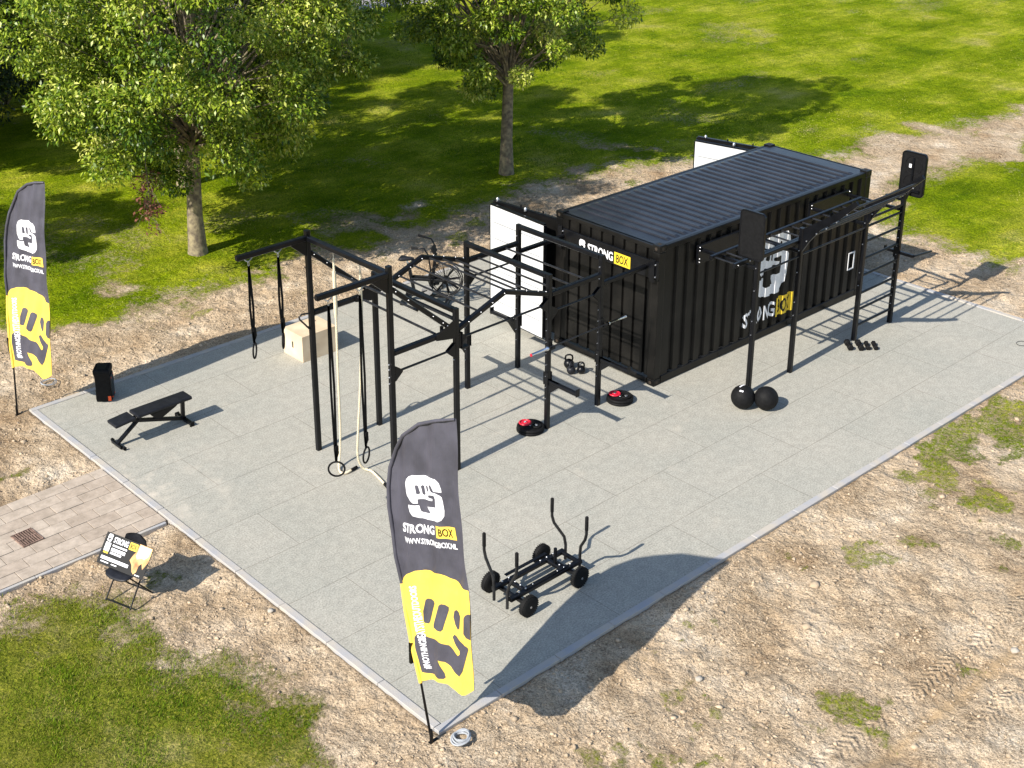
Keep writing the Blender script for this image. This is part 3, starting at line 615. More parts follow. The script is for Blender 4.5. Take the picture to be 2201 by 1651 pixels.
# folded side doors
def leaf(nm, a, b, z0, z1, m, white):
    a, b = Vector(a), Vector(b); d = (b - a); L_ = d.length; d.normalize(); nrm_ = Vector((d.y, -d.x, 0)); mb = MB()
    rm = Matrix(((d.x, -d.y, 0), (d.y, d.x, 0), (0, 0, 1))); c = (a + b) / 2; z = (z0 + z1) / 2
    mb.box((c.x, c.y, z), (L_, .04, z1 - z0), rot=rm)
    o = mb.build(nm, m, ct); f = MB()
    for k in (0, 1):
        q_ = a + d * (.035 if k == 0 else L_ - .035); f.box((q_.x, q_.y, z), (.07, .056, z1 - z0 - .004), rot=rm)
    for zz in (z0 + .03, z1 - .03): f.box((c.x, c.y, zz), (L_ - .14, .056, .06), rot=rm)
    f.build('leaf_frame', M['white'] if white else M['cont'], o)
    e = MB(); e.box((c.x, c.y, z1 + .016), (L_, .062, .03), rot=rm)
    for k in (0, 1):
        q_ = a + d * (-.012 if k == 0 else L_ + .012); e.box((q_.x, q_.y, z), (.022, .062, z1 - z0), rot=rm)
    e.build('seal', M['steel'], o)
    if white:
        g_ = MB(); nr = 7
        for i in range(1, nr):
            zz = z0 + (z1 - z0) * i / nr
            for s_ in (-1, 1): g_.box((c.x - d.y * s_ * .0215, c.y + d.x * s_ * .0215, zz), (L_ - .16, .004, .012), rot=rm)
        g_.build('panel_seam', mat('grey_seam', (.20, .21, .22), .6), o)
    else:
        g_ = MB()
        for t_ in (.25, .6):
            q_ = a + d * (L_ * t_)
            for s_ in (-1,): g_.tube([(q_.x - d.y * s_ * .05, q_.y + d.x * s_ * .05, z0 + .04), (q_.x - d.y * s_ * .05, q_.y + d.x * s_ * .05, z1 + .06)], .017)
        g_.build('lock_rod', M['steel'], o)
    return o
leaf('door_leaf', (-.22, 2.50, 0), (-.17, 3.96, 0), .14, 2.33, M['white'], True)
leaf('door_leaf', (.10, 2.50, 0), (-.07, 3.99, 0), .14, 2.36, M['cont'], False)
leaf('door_leaf', (CL - .02, 2.50, 0), (CL - .35, 4.04, 0), .14, 2.33, M['white'], True)
leaf('door_leaf', (CL + .16, 2.50, 0), (CL - .22, 4.10, 0), .14, 2.37, M['cont'], False)
hg = MB()
for x_ in (-.15, CL - .27):
    for y_ in (3.2, 3.95): hg.lathe((x_ + .12, y_, 2.37), [(.03, 0), (.03, .05), (.012, .07)], n=10)
hg.build('door_catch', M['bolt'], ct)
# ------------------------------------------------------------------ training rig left of the container
S = M['steel']
Y1, Y2 = 6.20, 4.27; XA, XD, XE, XF = 2.81, 4.03, 5.96, 7.15; ZB = 2.36; ZT = 2.66
def bolts(mb, pts, axis, r=.011):
    for p_ in pts: mb.lathe(p_, [(r, 0), (r, .012), (r * .5, .018)], axis=axis, n=7)
rig = tag(empty('training_rig', (XA, Y2, 0)), 'large black steel training rig with peaked ladder rails, bolted to the container end', 'training rig')
OFF = (XA, Y2, 0)
def part(nm, mb, m=S, parent=rig, off=None):
    rebase([mb], off or OFF); return mb.build(nm, m, parent)
for x_, hgt in ((XA, 3.70), (XD, 2.70), (XE, 2.70), (XF, 2.70)):
    for y_ in (Y1, Y2):
        mb = MB().beam((x_, y_, .0), (x_, y_, hgt), .08, up=(1, 0, 0))
        pc = part('post', mb)
        if hgt < 3 and x_ > 5:
            hb = MB(); bolts(hb, [(x_ - .04, y_, .55 + .1 * k) for k in range(0, 15, 2)], (-1, 0, 0), .008)
            part('post_bolt', hb, M['bolt'], parent=pc)
mb = MB().beam((XA, Y2 + .041, 3.58), (XA, Y1 - .041, 3.58), .08); part('top_beam', mb)
for y_ in (Y1, Y2):
    mb = MB().beam((XA - .041, y_, 3.58), (1.58, y_, 3.58), .08); arm = part('cantilever_arm', mb)
    mb = MB().prism([(-.041, -.04), (-.041, -.27), (-.06, -.27), (-.30, -.06), (-.30, -.04)], (XA, y_, 3.58), (1, 0, 0), (0, 0, 1), .05); part('gusset', mb, parent=arm)
    mb = MB().lathe((1.58, y_, 3.58), [(.038, 0), (.038, .012)], axis=(-1, 0, 0), n=12); part('end_cap', mb, M['rubber'], parent=arm)
    mb = MB().beam((XA + .041, y_, ZB), (XD - .041, y_, ZB), .08); part('low_beam', mb)
    mb = MB().beam((XE + .041, y_, ZB), (XF - .041, y_, ZB), .08); part('low_beam', mb)
    mb = MB().beam((XA + .042, y_, 3.34), (XD - .16, y_, ZB + .10), .075, .075); br_ = part('diagonal_brace', mb)
    mb = MB(); bolts(mb, [(XA + .041 + t_ * (XD - XA - .2), y_ - .038, 3.34 - t_ * .88) for t_ in (.04, .26, .7, .88, .96)], (0, -1, 0)); part('brace_bolt', mb, M['bolt'], parent=br_)
    mb = MB().prism([(-.42, .042), (-.05, .20), (-.041, .10), (-.041, -.10), (-.12, -.10), (-.42, -.042)], (XD, y_ - .047, ZB), (1, 0, 0), (0, 0, 1), .008); part('joint_plate', mb)
    mb = MB().beam((XF + .041, y_, 2.20), (8.24, y_, 2.20), .07); part('container_tie', mb)
    # peaked side rail
    z0, zp = ZB, 2.68
    ra = [(XD + .041, z0), (XD + .98, zp), (XE - .041, z0 + .02)]
    mb = MB()
    for (xa, za), (xb, zb) in zip(ra, ra[1:]): mb.beam((xa, y_, za), (xb, y_, zb), .078)
    rl = part('peaked_rail', mb)
    mb = MB(); bolts(mb, [(XD + .1 + t_, y_ - .04 if y_ == Y2 else y_ - .04, z0 + .03 + (t_ * .34 if t_ < .95 else (1.9 - t_) * .34)) for t_ in (.12, .36, .6, .84, 1.08, 1.3, 1.55, 1.72)], (0, -1, 0)); part('rail_bolt', mb, M['bolt'], parent=rl)
for x_ in (XD, XE, XF):
    mb = MB().beam((x_, Y2 + .041, ZT), (x_, Y1 - .041, ZT), .08); part('top_beam', mb)
def zr(x_): return ZB + (x_ - XD - .04) / .94 * .32 if x_ < XD + .98 else 2.68 - (x_ - XD - .98) / .91 * .30
for x_ in (XD + .18, XD + .47, XD + .76, XD + 1.10, XD + 1.38, XD + 1.66):
    mb = MB().tube([(x_, Y2 + .04, zr(x_)), (x_, Y1 - .04, zr(x_))], .017); part('rung', mb, M['bar'])
for x_ in (XE + .22, XE + .52, XE + .86):
    mb = MB().tube([(x_, Y2 + .04, ZB), (x_, Y1 - .04, ZB)], .017); part('rung', mb, M['bar'])
mb = MB().tube([(3.66, Y2 + .04, ZB + .03), (3.66, Y1 - .04, ZB + .03)], .02); part('pull_up_bar', mb, M['bar'])
mb = MB().tube([(3.31, Y2, 2.88), (3.31, Y1, 2.88)], .02); part('pull_up_bar', mb, M['bar'])
mb = MB().tube([(XD, Y2 + .04, 2.50), (XD, Y1 - .04, 2.50)], .017); part('pull_up_bar', mb, M['bar'])
for xa, xb, y_, z_ in ((XA, XD, Y2, 2.05), (XE, XF, Y2, 2.05), (XD, XE, Y2, 2.20), (XE, XF, Y1, 2.05)):
    mb = MB().tube([(xa + .04, y_, z_), (xb - .04, y_, z_)], .018); pb = part('pull_up_bar', mb, M['bar'])
    mb = MB()
    for xx, sg in ((xa + .04, 1), (xb - .04, -1)):
        for s_ in (-.03, .03): mb.prism([(0, .10), (.012 * sg, .10), (.14 * sg, .012), (.14 * sg, -.016), (.012 * sg, -.13), (0, -.13)], (xx, y_ + s_, z_), (1, 0, 0), (0, 0, 1), .006)
    part('bar_bracket', mb, parent=pb)
mb = MB()
mb.beam((XD + .09, Y2, 2.05), (XD + .09, Y2, 2.30), .012, .10); mb.beam((XD + .07, Y2, 2.04), (XD + .22, Y2, 2.04), .10, .02); part('adjuster_bracket', mb)
for x_ in (XE, XF):
    for y_, sg in ((Y2, -1), (Y1, 1)):
        z_ = .86; mb = MB().beam((x_, y_ + sg * .041, z_), (x_, y_ + sg * .66, z_), .07, .06); sa = part('spotter_arm', mb)
        mb = MB().prism([(.041, .03), (.041, -.20), (.06, -.20), (.26, -.035), (.26, .03)], (x_, y_, z_), (0, sg, 0), (0, 0, 1), .05)
        mb.box((x_, y_ + sg * .665, z_ + .025), (.08, .014, .13), ch=.003)
        mb.box((x_ - .046, y_, z_ + .05), (.008, .10, .22)); mb.box((x_ + .046, y_, z_ + .05), (.008, .10, .22)); part('arm_bracket', mb, parent=sa)
for x_, z_ in ((XE, 1.52), (XF, 1.52)):
    mb = MB(); mb.box((x_, Y2 - .05, z_ - .02), (.08, .012, .20)); mb.box((x_, Y2 - .09, z_ - .055), (.06, .08, .012)); mb.box((x_, Y2 - .128, z_ - .035), (.06, .012, .05)); mb.box((x_, Y2 - .06, z_ - .015), (.04, .02, .1), mi=1)
    part('bar_hook', mb, [S, M['rubber']])
mb = MB().tube([(XA - .04, Y1, 2.37), (2.64, Y1 + .01, 2.385), (2.59, Y1 + .01, 2.35), (2.60, Y1 + .01, 2.31), (2.70, Y1 + .01, 2.19), (XA - .04, Y1, 2.10)], .014); part('loop_handle', mb, M['bar'])
mb = MB(); bolts(mb, [(XA - .041, Y2, z_) for z_ in (2.0, 2.12, 2.2, 1.9)] + [(XD - .041, Y2, z_) for z_ in (1.95, 1.88)] + [(XF - .041, y_, z_) for y_ in (Y1, Y2) for z_ in (2.5, 2.3, 1.95)], (-1, 0, 0), .012); part('frame_bolt', mb, M['bolt'])
# ------------------------------------------------------------------ monkey bar rig along the container's long side
YR = 2.83; XI, XJ, XK, XL = 9.34, 10.52, 12.48, 13.66
r2 = tag(empty('monkey_bar_rig', (XI, YR, 0)), 'black monkey bar rig on four posts with stall bars and two target boards', 'climbing rig')
O2 = (XI, YR, 0)
def p2(nm, mb, m=S, parent=r2): return part(nm, mb, m, parent, O2)
for x_, hg_ in ((XI, 2.50), (XJ, 2.70), (XK, 2.70), (XL, 2.70)):
    pc = p2('post', MB().beam((x_, YR, 0), (x_, YR, hg_), .08, up=(1, 0, 0)))
    mb = MB(); bolts(mb, [(x_ - .04, YR, .4 + .165 * k) for k in range(12)] if x_ > 13 else [(x_ - .04, YR, z_) for z_ in (1.1, 1.35, 1.9, 2.3)], (-1, 0, 0), .010)
    p2('post_bolt', mb, M['bolt'], parent=pc)
for y_, a, b in ((3.53, 9.0, 13.38), (3.05, 9.0, 13.38)):
    rl = p2('ladder_rail', MB().beam((a, y_, ZB), (b, y_, ZB), .06, .08)); mb = MB(); bolts(mb, [(a + .07 + .305 * k, y_ - .03, ZB - .0) for k in range(15)], (0, -1, 0), .012); p2('rail_bolt', mb, M['bolt'], parent=rl)
for k in range(15):
    x_ = 9.07 + .305 * k; p2('rung', MB().tube([(x_, 3.53, ZB), (x_, 3.05, ZB)], .016), M['chrome'] if False else M['bar'])
for x_ in (9.37, XJ, XK, 13.62):
    p2('cross_beam', MB().beam((x_, YR + .041, 2.27), (x_, 4.0, 2.27), .05, .06))
p2('side_beam', MB().beam((XI + .041, 2.86, 2.455), (XJ - .041, 2.86, 2.455), .06, .07))
p2('side_beam', MB().beam((XJ + .041, 2.86, 2.455), (11.45, 2.86, 2.50), .07, .07))
for xa, xb, z_ in ((XI, XJ, 2.19), (XJ, XK, 2.21)): p2('pull_up_bar', MB().tube([(xa + .04, YR, z_), (xb - .04, YR, z_)], .018), M['bar'])
for x_ in (XJ, XK):
    mb = MB().prism([(-.041, 2.14), (-.041, 2.66), (.10, 2.74), (.62, 3.12), (.97, 3.42), (1.02, 3.36), (.70, 3.03), (.36, 2.76), (.15, 2.48)], (x_, YR, 0), (0, -1, 0), (0, 0, 1), .05); wg = p2('outrigger_plate', mb)
    mb = MB(); bolts(mb, [(x_ - .026, YR - a, z_) for a, z_ in ((.12, 2.5), (.3, 2.68), (.48, 2.82), (.66, 2.98), (.84, 3.16))], (-1, 0, 0), .013); p2('plate_bolt', mb, M['bolt'], parent=wg)
for a, z_ in ((.12, 2.56), (.31, 2.70), (.50, 2.86), (.69, 3.02), (.90, 3.26)): p2('outrigger_bar', MB().tube([(XJ, YR - a, z_), (XK, YR - a, z_)], .019), M['bar'])
for z_ in (.28, .60, .92, 1.27, 1.60, 1.93, 2.22, 2.36): p2('stall_bar', MB().tube([(XK + .04, YR, z_), (XL - .04, YR, z_)], .024), S)
p2('top_tie', MB().beam((XL, YR + .02, 2.45), (XL, 3.2, 2.45), .05, .05))
def rrect(w_, h_, r, n=6):
    out = []
    for cx_, cy_, a0 in ((w_ / 2 - r, h_ / 2 - r, 0), (-w_ / 2 + r, h_ / 2 - r, 90), (-w_ / 2 + r, -h_ / 2 + r, 180), (w_ / 2 - r, -h_ / 2 + r, 270)):
        for i in range(n + 1): a_ = R(a0 + 90 * i / n); out.append((cx_ + r * math.cos(a_), cy_ + r * math.sin(a_)))
    return out
for x_, sg, zc, yc in ((9.27, -1, 2.86, 2.93), (13.78, 1, 2.93, 2.77)):
    mb = MB().prism(rrect(.47, .80, .07), (x_, yc, zc), (0, 1, 0), (0, 0, 1), .035); tb = p2('target_board', mb, M['rubber'])
    mb = MB().sweep([(x_, yc + a, zc + b) for a, b in rrect(.475, .805, .07)], [(-.012, -.022), (.012, -.022), (.012, .022), (-.012, .022)], up=(1, 0, 0), closed=True); p2('board_rim', mb, S, parent=tb)
    xb = x_ - sg * .02
    mb = MB(); mb.box((xb - sg * .012, yc, zc), (.02, .035, .62)); mb.box((xb - sg * .02, yc, zc - .30), (.03, .36, .04)); mb.beam((xb - sg * .02, yc, zc - .3), (XI if sg < 0 else XL, YR, 2.42), .05); p2('board_bracket', mb, parent=tb)
    mb = MB()
    for zz in (.17, -.17): mb.sweep([(xb - sg * .003, yc + .17 * math.cos(2 * math.pi * i / 28), zc + zz + .17 * math.sin(2 * math.pi * i / 28)) for i in range(28)], [(-.004, -.004), (.004, -.004), (.004, .004), (-.004, .004)], up=(1, 0, 0), closed=True)
    p2('moulded_ring', mb, M['bar'], parent=tb)
p2('bracket_tag', MB().box((13.70, 2.80, 3.10), (.006, .05, .07)), M['white2'])
mb = MB().beam((XL, 3.08, 1.43), (XL, 2.50, 1.43), .07, .06); da = p2('dip_arm', mb)
mb = MB(); mb.tube([(XL, 2.50, 1.43), (XL + .06, 2.49, 1.43), (XL + .62, 2.50, 1.37)], .022); mb.box((XL, 3.09, 1.45), (.08, .014, .10)); mb.box((XL - .046, YR, 1.45), (.008, .12, .24)); p2('dip_handle', mb, parent=da)
# ------------------------------------------------------------------ rings and ropes
def rings(x_, y_, zr_, yaw, label, lean=0.0):
    t_ = tag(empty('gymnastic_ring', (x_, y_, 0)), label, 'gymnastic ring', 'gymnastic rings hanging from the cantilever arms'); off = (x_, y_, 0)
    mb = MB(); mb.tube([(x_ + .07, y_, 3.535), (x_ + .035, y_, 3.50), (x_, y_, 3.485), (x_ - .035, y_, 3.50), (x_ - .07, y_, 3.535)], .008); mb.tube([(x_ + .012 * math.cos(a_), y_, 3.45 + .035 * math.sin(a_)) for a_ in np.linspace(0, 5.9, 10)], .006, closed=True)
    part('hook', mb, M['bolt'], t_, off)
    mb = MB(); xb_ = x_ + lean; top = 3.42; w0, w1 = .012, .028
    for s_ in (-1, 1):
        mb.sweep([(x_, y_, top), (x_ + s_ * .012, y_, top - .25), (xb_ + s_ * .028, y_, (top + zr_) / 2), (xb_ + s_ * .012, y_, zr_ + .30), (xb_, y_, zr_ + .125)], [(-.019, -.002), (.019, -.002), (.019, .002), (-.019, .002)], up=(0, 1, 0))
    mb.box((xb_ + .01, y_, zr_ + .34), (.05, .045, .06)); mb.sweep([(xb_ + .03, y_, zr_ + .33), (xb_ + .05, y_ + .02, zr_ + .22), (xb_ + .03, y_ + .03, zr_ + .16)], [(-.019, -.002), (.019, -.002), (.019, .002), (-.019, .002)], up=(0, 1, 0)); part('strap', mb, M['rubber'], t_, off)
    c_, s2 = math.cos(yaw), math.sin(yaw)
    mb = MB().tube([(xb_ + .115 * math.cos(a_) * c_, y_ + .115 * math.cos(a_) * s2, zr_ + .115 * math.sin(a_)) for a_ in np.linspace(0, 2 * math.pi, 33)[:-1]], .014, closed=True); part('grip_ring', mb, M['rubber'], t_, off)
rings(1.77, Y1, 2.07, R(45), 'black hanging ring at the outer end of the far cantilever arm')
rings(2.28, Y1, 2.07, R(50), 'black hanging ring in front of the wooden box on the far cantilever arm')
rings(1.77, Y2, .90, R(-40), 'low black ring hanging outermost on the near cantilever arm beside the rope end')
rings(2.30, Y2, .92, R(30), 'low black ring on the near cantilever arm, close to the rope with the long tail')
def rope(pts, label):
    x_, y_, _z = pts[0]; t_ = tag(empty('climbing_rope', (x_, y_, 0)), label, 'climbing rope', 'ropes hanging from the top beam'); off = (x_, y_, 0)
    # smooth path by Catmull-Rom
    P = [Vector(q) for q in pts]; P = [P[0] * 2 - P[1]] + P + [P[-1] * 2 - P[-2]]; out = []
    for i in range(1, len(P) - 2):
        for k in range(14):
            t = k / 14; out.append(.5 * ((2 * P[i]) + (P[i + 1] - P[i - 1]) * t + (2 * P[i - 1] - 5 * P[i] + 4 * P[i + 1] - P[i + 2]) * t * t + (3 * P[i] - P[i - 1] - 3 * P[i + 1] + P[i + 2]) * t ** 3))
    out.append(P[-2]); mb = MB(); dist = 0; pp = [[], [], []]
    res = []
    for a, b in zip(out, out[1:]):
        n_ = max(1, int((b - a).length / .02))
        for k in range(n_): res.append(a.lerp(b, k / n_))
    res.append(out[-1])
    for i, q in enumerate(res):
        d = (res[min(i + 1, len(res) - 1)] - res[max(i - 1, 0)]).normalized(); u, v, _d = frame(d, (1, .3, .1))
        if i: dist += (q - res[i - 1]).length
        for k in range(3): a_ = dist / .12 * 2 * math.pi + k * 2.094; pp[k].append(q + (u * math.cos(a_) + v * math.sin(a_)) * .0095)
    for k in range(3): mb.tube(pp[k], .0115, n=6)
    part('cord', mb, M['rope'], t_, off)
    mb = MB(); mb.tube([(x_, y_, 3.535), (x_, y_, pts[0][2])], .008); mb.lathe((x_, y_, pts[0][2] - .03), [(.016, 0), (.02, .03), (.012, .07)], n=10); part('hook', mb, M['bolt'], t_, off)
    mb = MB(); mb.tube([res[6], res[30], res[34]], .030, scale=[.9, 1, .75]); part('spliced_eye', mb, M['rope'], t_, off)
    d = (res[-1] - res[-6]).normalized(); mb = MB().tube([res[-1] - d * .01, res[-1] + d * .12], .025); part('end_cap', mb, M['rubber'], t_, off)
rope([(2.81, 5.56, 3.40), (2.81, 5.565, 2.6), (2.80, 5.57, 1.6), (2.80, 5.58, .7), (2.79, 5.60, .25), (2.70, 5.52, .05), (2.62, 5.37, .027), (2.68, 5.30, .027), (2.78, 5.31, .027)], 'cream climbing rope whose end bends into a short hook on the floor')
rope([(2.81, 4.93, 3.40), (2.81, 4.95, 2.6), (2.80, 5.02, 1.6), (2.80, 5.12, .8), (2.83, 5.20, .3), (2.92, 5.20, .06), (2.99, 5.08, .027), (2.95, 4.85, .027), (2.90, 4.64, .027)], 'cream climbing rope whose tail runs across the floor towards the near banner')
# ------------------------------------------------------------------ barbell, plates, bells, balls
t_ = tag(empty('barbell', (6.55, Y2 - .09, 0)), 'long barbell with bright chrome sleeves resting in hooks on the rig posts', 'barbell'); off = (6.55, Y2 - .09, 0); yb_ = Y2 - .09; zb_ = 1.49
part('shaft', MB().tube([(5.88, yb_, zb_), (7.23, yb_, zb_)], .014), M['bar'], t_, off)
for s_, x0, x1 in ((-1, 5.86, 5.50), (1, 7.25, 7.68)):
    part('sleeve', MB().lathe((x0, yb_, zb_), [(.036, 0), (.036, .03), (.025, .034), (.025, abs(x1 - x0))], axis=(s_, 0, 0), n=16), M['chrome'], t_, off)
    part('end_cap', MB().lathe((x1, yb_, zb_), [(.0255, 0), (.0255, .006)], axis=(s_, 0, 0), n=16), M['red'] if s_ < 0 else M['bar'], t_, off)
def plate(x_, y_, z_, r, th, m, label, hub=M['bolt'], group='weight plates lying on the floor', cat='weight plate'):
    t_ = tag(empty('weight_plate', (x_, y_, z_)), label, cat, group); off = (0, 0, 0)
    part('disc', MB().lathe((0, 0, 0), [(.028, 0), (r - .012, 0), (r, .010), (r, th - .010), (r - .012, th), (r - .03, th), (r * .82, th - .012), (r * .45, th - .012), (r * .40, th - .002), (.03, th - .002)], n=40), m, t_, off)
    part('hub', MB().lathe((0, 0, th - .0015), [(.027, 0), (.027, .003), (.012, .003)], n=16), hub, t_, off)
for (x_, y_, w_) in ((5.71, 4.40, 'beside the post with the first bar hook'), (7.53, 4.11, 'next to the container corner')):
    plate(x_, y_, 0, .225, .048, M['rubber'], 'large black bumper plate under the stack ' + w_)
    plate(x_ + .004, y_ - .004, .0485, .223, .046, M['rubber'], 'upper large black plate in the stack ' + w_)
    plate(x_ - .02, y_ + .10, .095, .105, .026, M['red'], 'small red plate on top of the stack ' + w_, M['chrome'])
    plate(x_ + .05, y_ - .09, .095, .085, .022, M['rubber'], 'small black plate on top of the stack ' + w_)
def kettlebell(x_, y_, r, yaw, tilt, label, m=None):
    t_ = tag(empty('kettlebell', (x_, y_, 0)), label, 'kettlebell', 'kettlebells at the foot of the container'); off = (0, 0, 0)
    prof = [(.55 * r, 0)] + [(r * math.cos(a_), r * .93 + r * math.sin(a_)) for a_ in np.linspace(-1.15, 1.35, 14)]
    part('bell', MB().lathe((0, 0, 0), prof, n=24), m or M['steel'], t_, off)
    c_, s_ = math.cos(yaw), math.sin(yaw); zb = r * 1.62
    pts = [(-.062, 0), (-.072, .05), (-.062, .10), (-.03, .122), (.03, .122), (.062, .10), (.072, .05), (.062, 0)]
    part('handle', MB().tube([(a * r / .1 * c_, a * r / .1 * s_, zb + b * r / .1) for a, b in pts], .016), m or M['steel'], t_, off)
kettlebell(7.79, 5.56, .092, R(-40), 0, 'largest black kettlebell, standing behind the two others')
kettlebell(7.66, 5.38, .078, R(20), 0, 'black kettlebell in front on the left of the group of three', M['vinyl'])
kettlebell(7.80, 5.27, .075, R(-60), 0, 'small black kettlebell in front on the right of the group of three')
def ball(x_, y_, label, patch):
    t_ = tag(empty('medicine_ball', (x_, y_, .2)), label, 'medicine ball', 'medicine balls on the floor')
    part('shell', MB().lathe((0, 0, 0), [(max(.001, .2 * math.cos(a_)), .2 * math.sin(a_)) for a_ in np.linspace(-math.pi / 2, math.pi / 2, 25)], n=40), M['rubber'], t_, (0, 0, 0))
    mb = MB()
    for ax in ((1, 0, .2), (0, 1, .3), (.6, -.7, .5)):
        x__, y__, _z = frame(ax); mb.tube([(x__ * math.cos(a_) + y__ * math.sin(a_)) * .2 for a_ in np.linspace(0, 2 * math.pi, 49)[:-1]], .0025, n=5, closed=True)
    part('seam', mb, M['tyre'], t_, (0, 0, 0))
    if patch:
        mb = MB()
        def sph(c_, a, b, r=.2025):
            d = Vector(c_).normalized(); x__, y__, _z = frame(d); return tuple((d + x__ * a + y__ * b).normalized() * r)
        d0 = (-.55, -.20, .80)
        art(mb, poly2d([(-.46, -.13), (.10, -.20), (.34, -.02), (.30, .13), (.05, -.02), (-.40, .02)]), lambda a, b: sph((.1, .25, 1.0), a, b), [i * .08 for i in range(-6, 6)], [i * .08 for i in range(-6, 6)])
        v_, f_ = text2d('SB', .03); art(mb, ([(a * .30 - .15, b * .20 - .1) for a, b in v_], f_), lambda a, b: sph(d0, -b, a), [i * .08 for i in range(-6, 6)], []) if False else None
        art(mb, poly2d([(-.16, -.07), (-.02, -.09), (.0, .06), (-.14, .08)]), lambda a, b: sph(d0, a, b), [i * .06 for i in range(-6, 6)], []); art(mb, poly2d([(.04, -.09), (.16, -.08), (.17, .06), (.05, .06)]), lambda a, b: sph(d0, a, b), [], [])
        part('printed_mark', mb, M['white2'], t_, (0, 0, 0))
ball(8.852, 2.571, 'black medicine ball with white printed marks in front of a rig post', True)
ball(9.095, 2.280, 'plain black medicine ball right of the one with white marks', False)
def dumbbell(a, b, r, label):
    a, b = Vector((a[0], a[1], r)), Vector((b[0], b[1], r)); m_ = (a + b) / 2; d = (b - a).normalized(); L_ = (b - a).length
    t_ = tag(empty('dumbbell', (m_.x, m_.y, 0)), label, 'dumbbell', 'hex dumbbells by the rig post'); off = (m_.x, m_.y, 0)
    part('grip', MB().tube([a + d * .05, b - d * .05], .014), M['chrome'], t_, off)
    for c_, s_ in ((a, 1), (b, -1)): part('hex_head', MB().lathe(c_ - d * (.02 * s_), [(r * .8, 0), (r * 1.12, .012), (r * 1.12, .075), (r * .8, .09)], axis=d * s_, n=6, smooth=False), M['rubber'], t_, off)
dumbbell((12.21, 2.80), (12.05, 2.61), .055, 'larger hex dumbbell at the left end of the row')
dumbbell((12.35, 2.66), (12.18, 2.47), .055, 'larger hex dumbbell second from the left in the row')
dumbbell((12.45, 2.55), (12.30, 2.40), .043, 'smaller hex dumbbell second from the right in the row')
dumbbell((12.55, 2.46), (12.40, 2.31), .043, 'smaller hex dumbbell at the right end of the row')
# ------------------------------------------------------------------ wooden box, bench, speaker
t_ = tag(empty('plyo_box', (4.44, 8.92, 0), R(0)), 'pale plywood jump box with dark hand slots behind the rig', 'plyo box')
part('carcass', MB().box((.38, .30, .25), (.76, .60, .50), ch=.006), M['ply'], t_, (0, 0, 0))
mb = MB()
for x_, y_, z_, d_ in ((.26, -.002, .26, (.035, .006, .12)), (-.002, .30, .26, (.006, .035, .12)), (.38, .30, .501, (.13, .035, .004)), (.60, .44, .501, (.03, .05, .004))): mb.box((x_, y_, z_), d_)
part('hand_slot_shade', mb, M['slot'], t_, (0, 0, 0))  # thin dark boxes on the faces, coloured as the shade inside the slots
mb = MB(); v_, f_ = text2d('STRONG', .03); art(mb, (place(v_, 0, 0, .16, .035), f_), lambda a, b: (.12 + a * .3 - b * .1, .36 + b + .0 * a, .5025)); part('lettering', M['slot'], t_, (0, 0, 0)) if False else None
bn = tag(empty('weight_bench', (1.1, 8.45, 0)), 'black adjustable weight bench with two padded cushions on the platform', 'weight bench'); bo = (1.1, 8.45, 0)
part('seat_cushion', MB().box((.61, 8.43, .44), (.36, .29, .055), rot=(0, R(-5), 0), ch=.018), M['vinyl'], bn, bo)
part('back_cushion', MB().box((1.33, 8.45, .455), (1.0, .29, .06), ch=.020), M['vinyl'], bn, bo)
mb = MB(); mb.beam((.55, 8.45, .39), (.86, 8.45, .40), .05); mb.beam((.90, 8.45, .40), (1.80, 8.45, .41), .05, .04); mb.beam((.80, 8.45, .36), (1.74, 8.45, .06), .06); part('frame_tube', mb, S, bn, bo)
mb = MB().beam((.95, 8.45, .37), (.50, 8.45, .05), .07, .045); part('front_leg', mb, S, bn, bo)
mb = MB().beam((1.72, 8.45, .38), (1.70, 8.45, .08), .06); part('rear_leg', mb, S, bn, bo)
mb = MB(); mb.beam((.50, 8.30, .035), (.50, 8.60, .035), .05); part('front_foot', mb, S, bn, bo)
mb = MB(); mb.beam((1.73, 8.23, .04), (1.73, 8.68, .04), .06); mb.box((1.73, 8.22, .035), (.075, .03, .075), mi=1); mb.box((1.73, 8.69, .035), (.075, .03, .075), mi=1); part('rear_foot', mb, [S, M['rubber']], bn, bo)
mb = MB(); mb.prism([(1.12, .35), (1.18, .35), (1.62, .37), (1.58, .34), (1.30, .22), (1.24, .20)], (0, 8.45, 0), (1, 0, 0), (0, 0, 1), .05); part('angle_rack', mb, S, bn, bo)
mb = MB(); mb.lathe((.52, 8.27, .035), [(.028, 0), (.028, .04)], axis=(0, -1, 0), n=14); mb.lathe((.52, 8.62, .035), [(.028, 0), (.028, .04)], axis=(0, 1, 0), n=14); part('transport_wheel', mb, M['rubber'], bn, bo)
sp = tag(empty('party_speaker', (1.17, 10.10, 0), R(52)), 'tall black portable loudspeaker with orange trim at the platform edge', 'speaker')
mb = MB()
secs = [(0, .15, .13), (.05, .155, .135), (.30, .145, .125), (.44, .145, .125), (.52, .165, .14), (.575, .165, .14), (.59, .15, .125)]
def rsec(hx, hy, z, r=.035):
    return [(a, b, z) for a, b in rrect(2 * hx, 2 * hy, r, 4)]
ring_ = [rsec(a, b, z) for z, a, b in secs]; nn = len(ring_[0]); vs_ = [q for r_ in ring_ for q in r_]
mb.add(vs_, [(i * nn + j, i * nn + (j + 1) % nn, (i + 1) * nn + (j + 1) % nn, (i + 1) * nn + j) for i in range(len(secs) - 1) for j in range(nn)], 0, True)
mb.add(ring_[0], [tuple(reversed(range(nn)))]); mb.add(ring_[-1], [tuple(range(nn))]); part('cabinet', mb, M['rubber'], sp, (0, 0, 0))
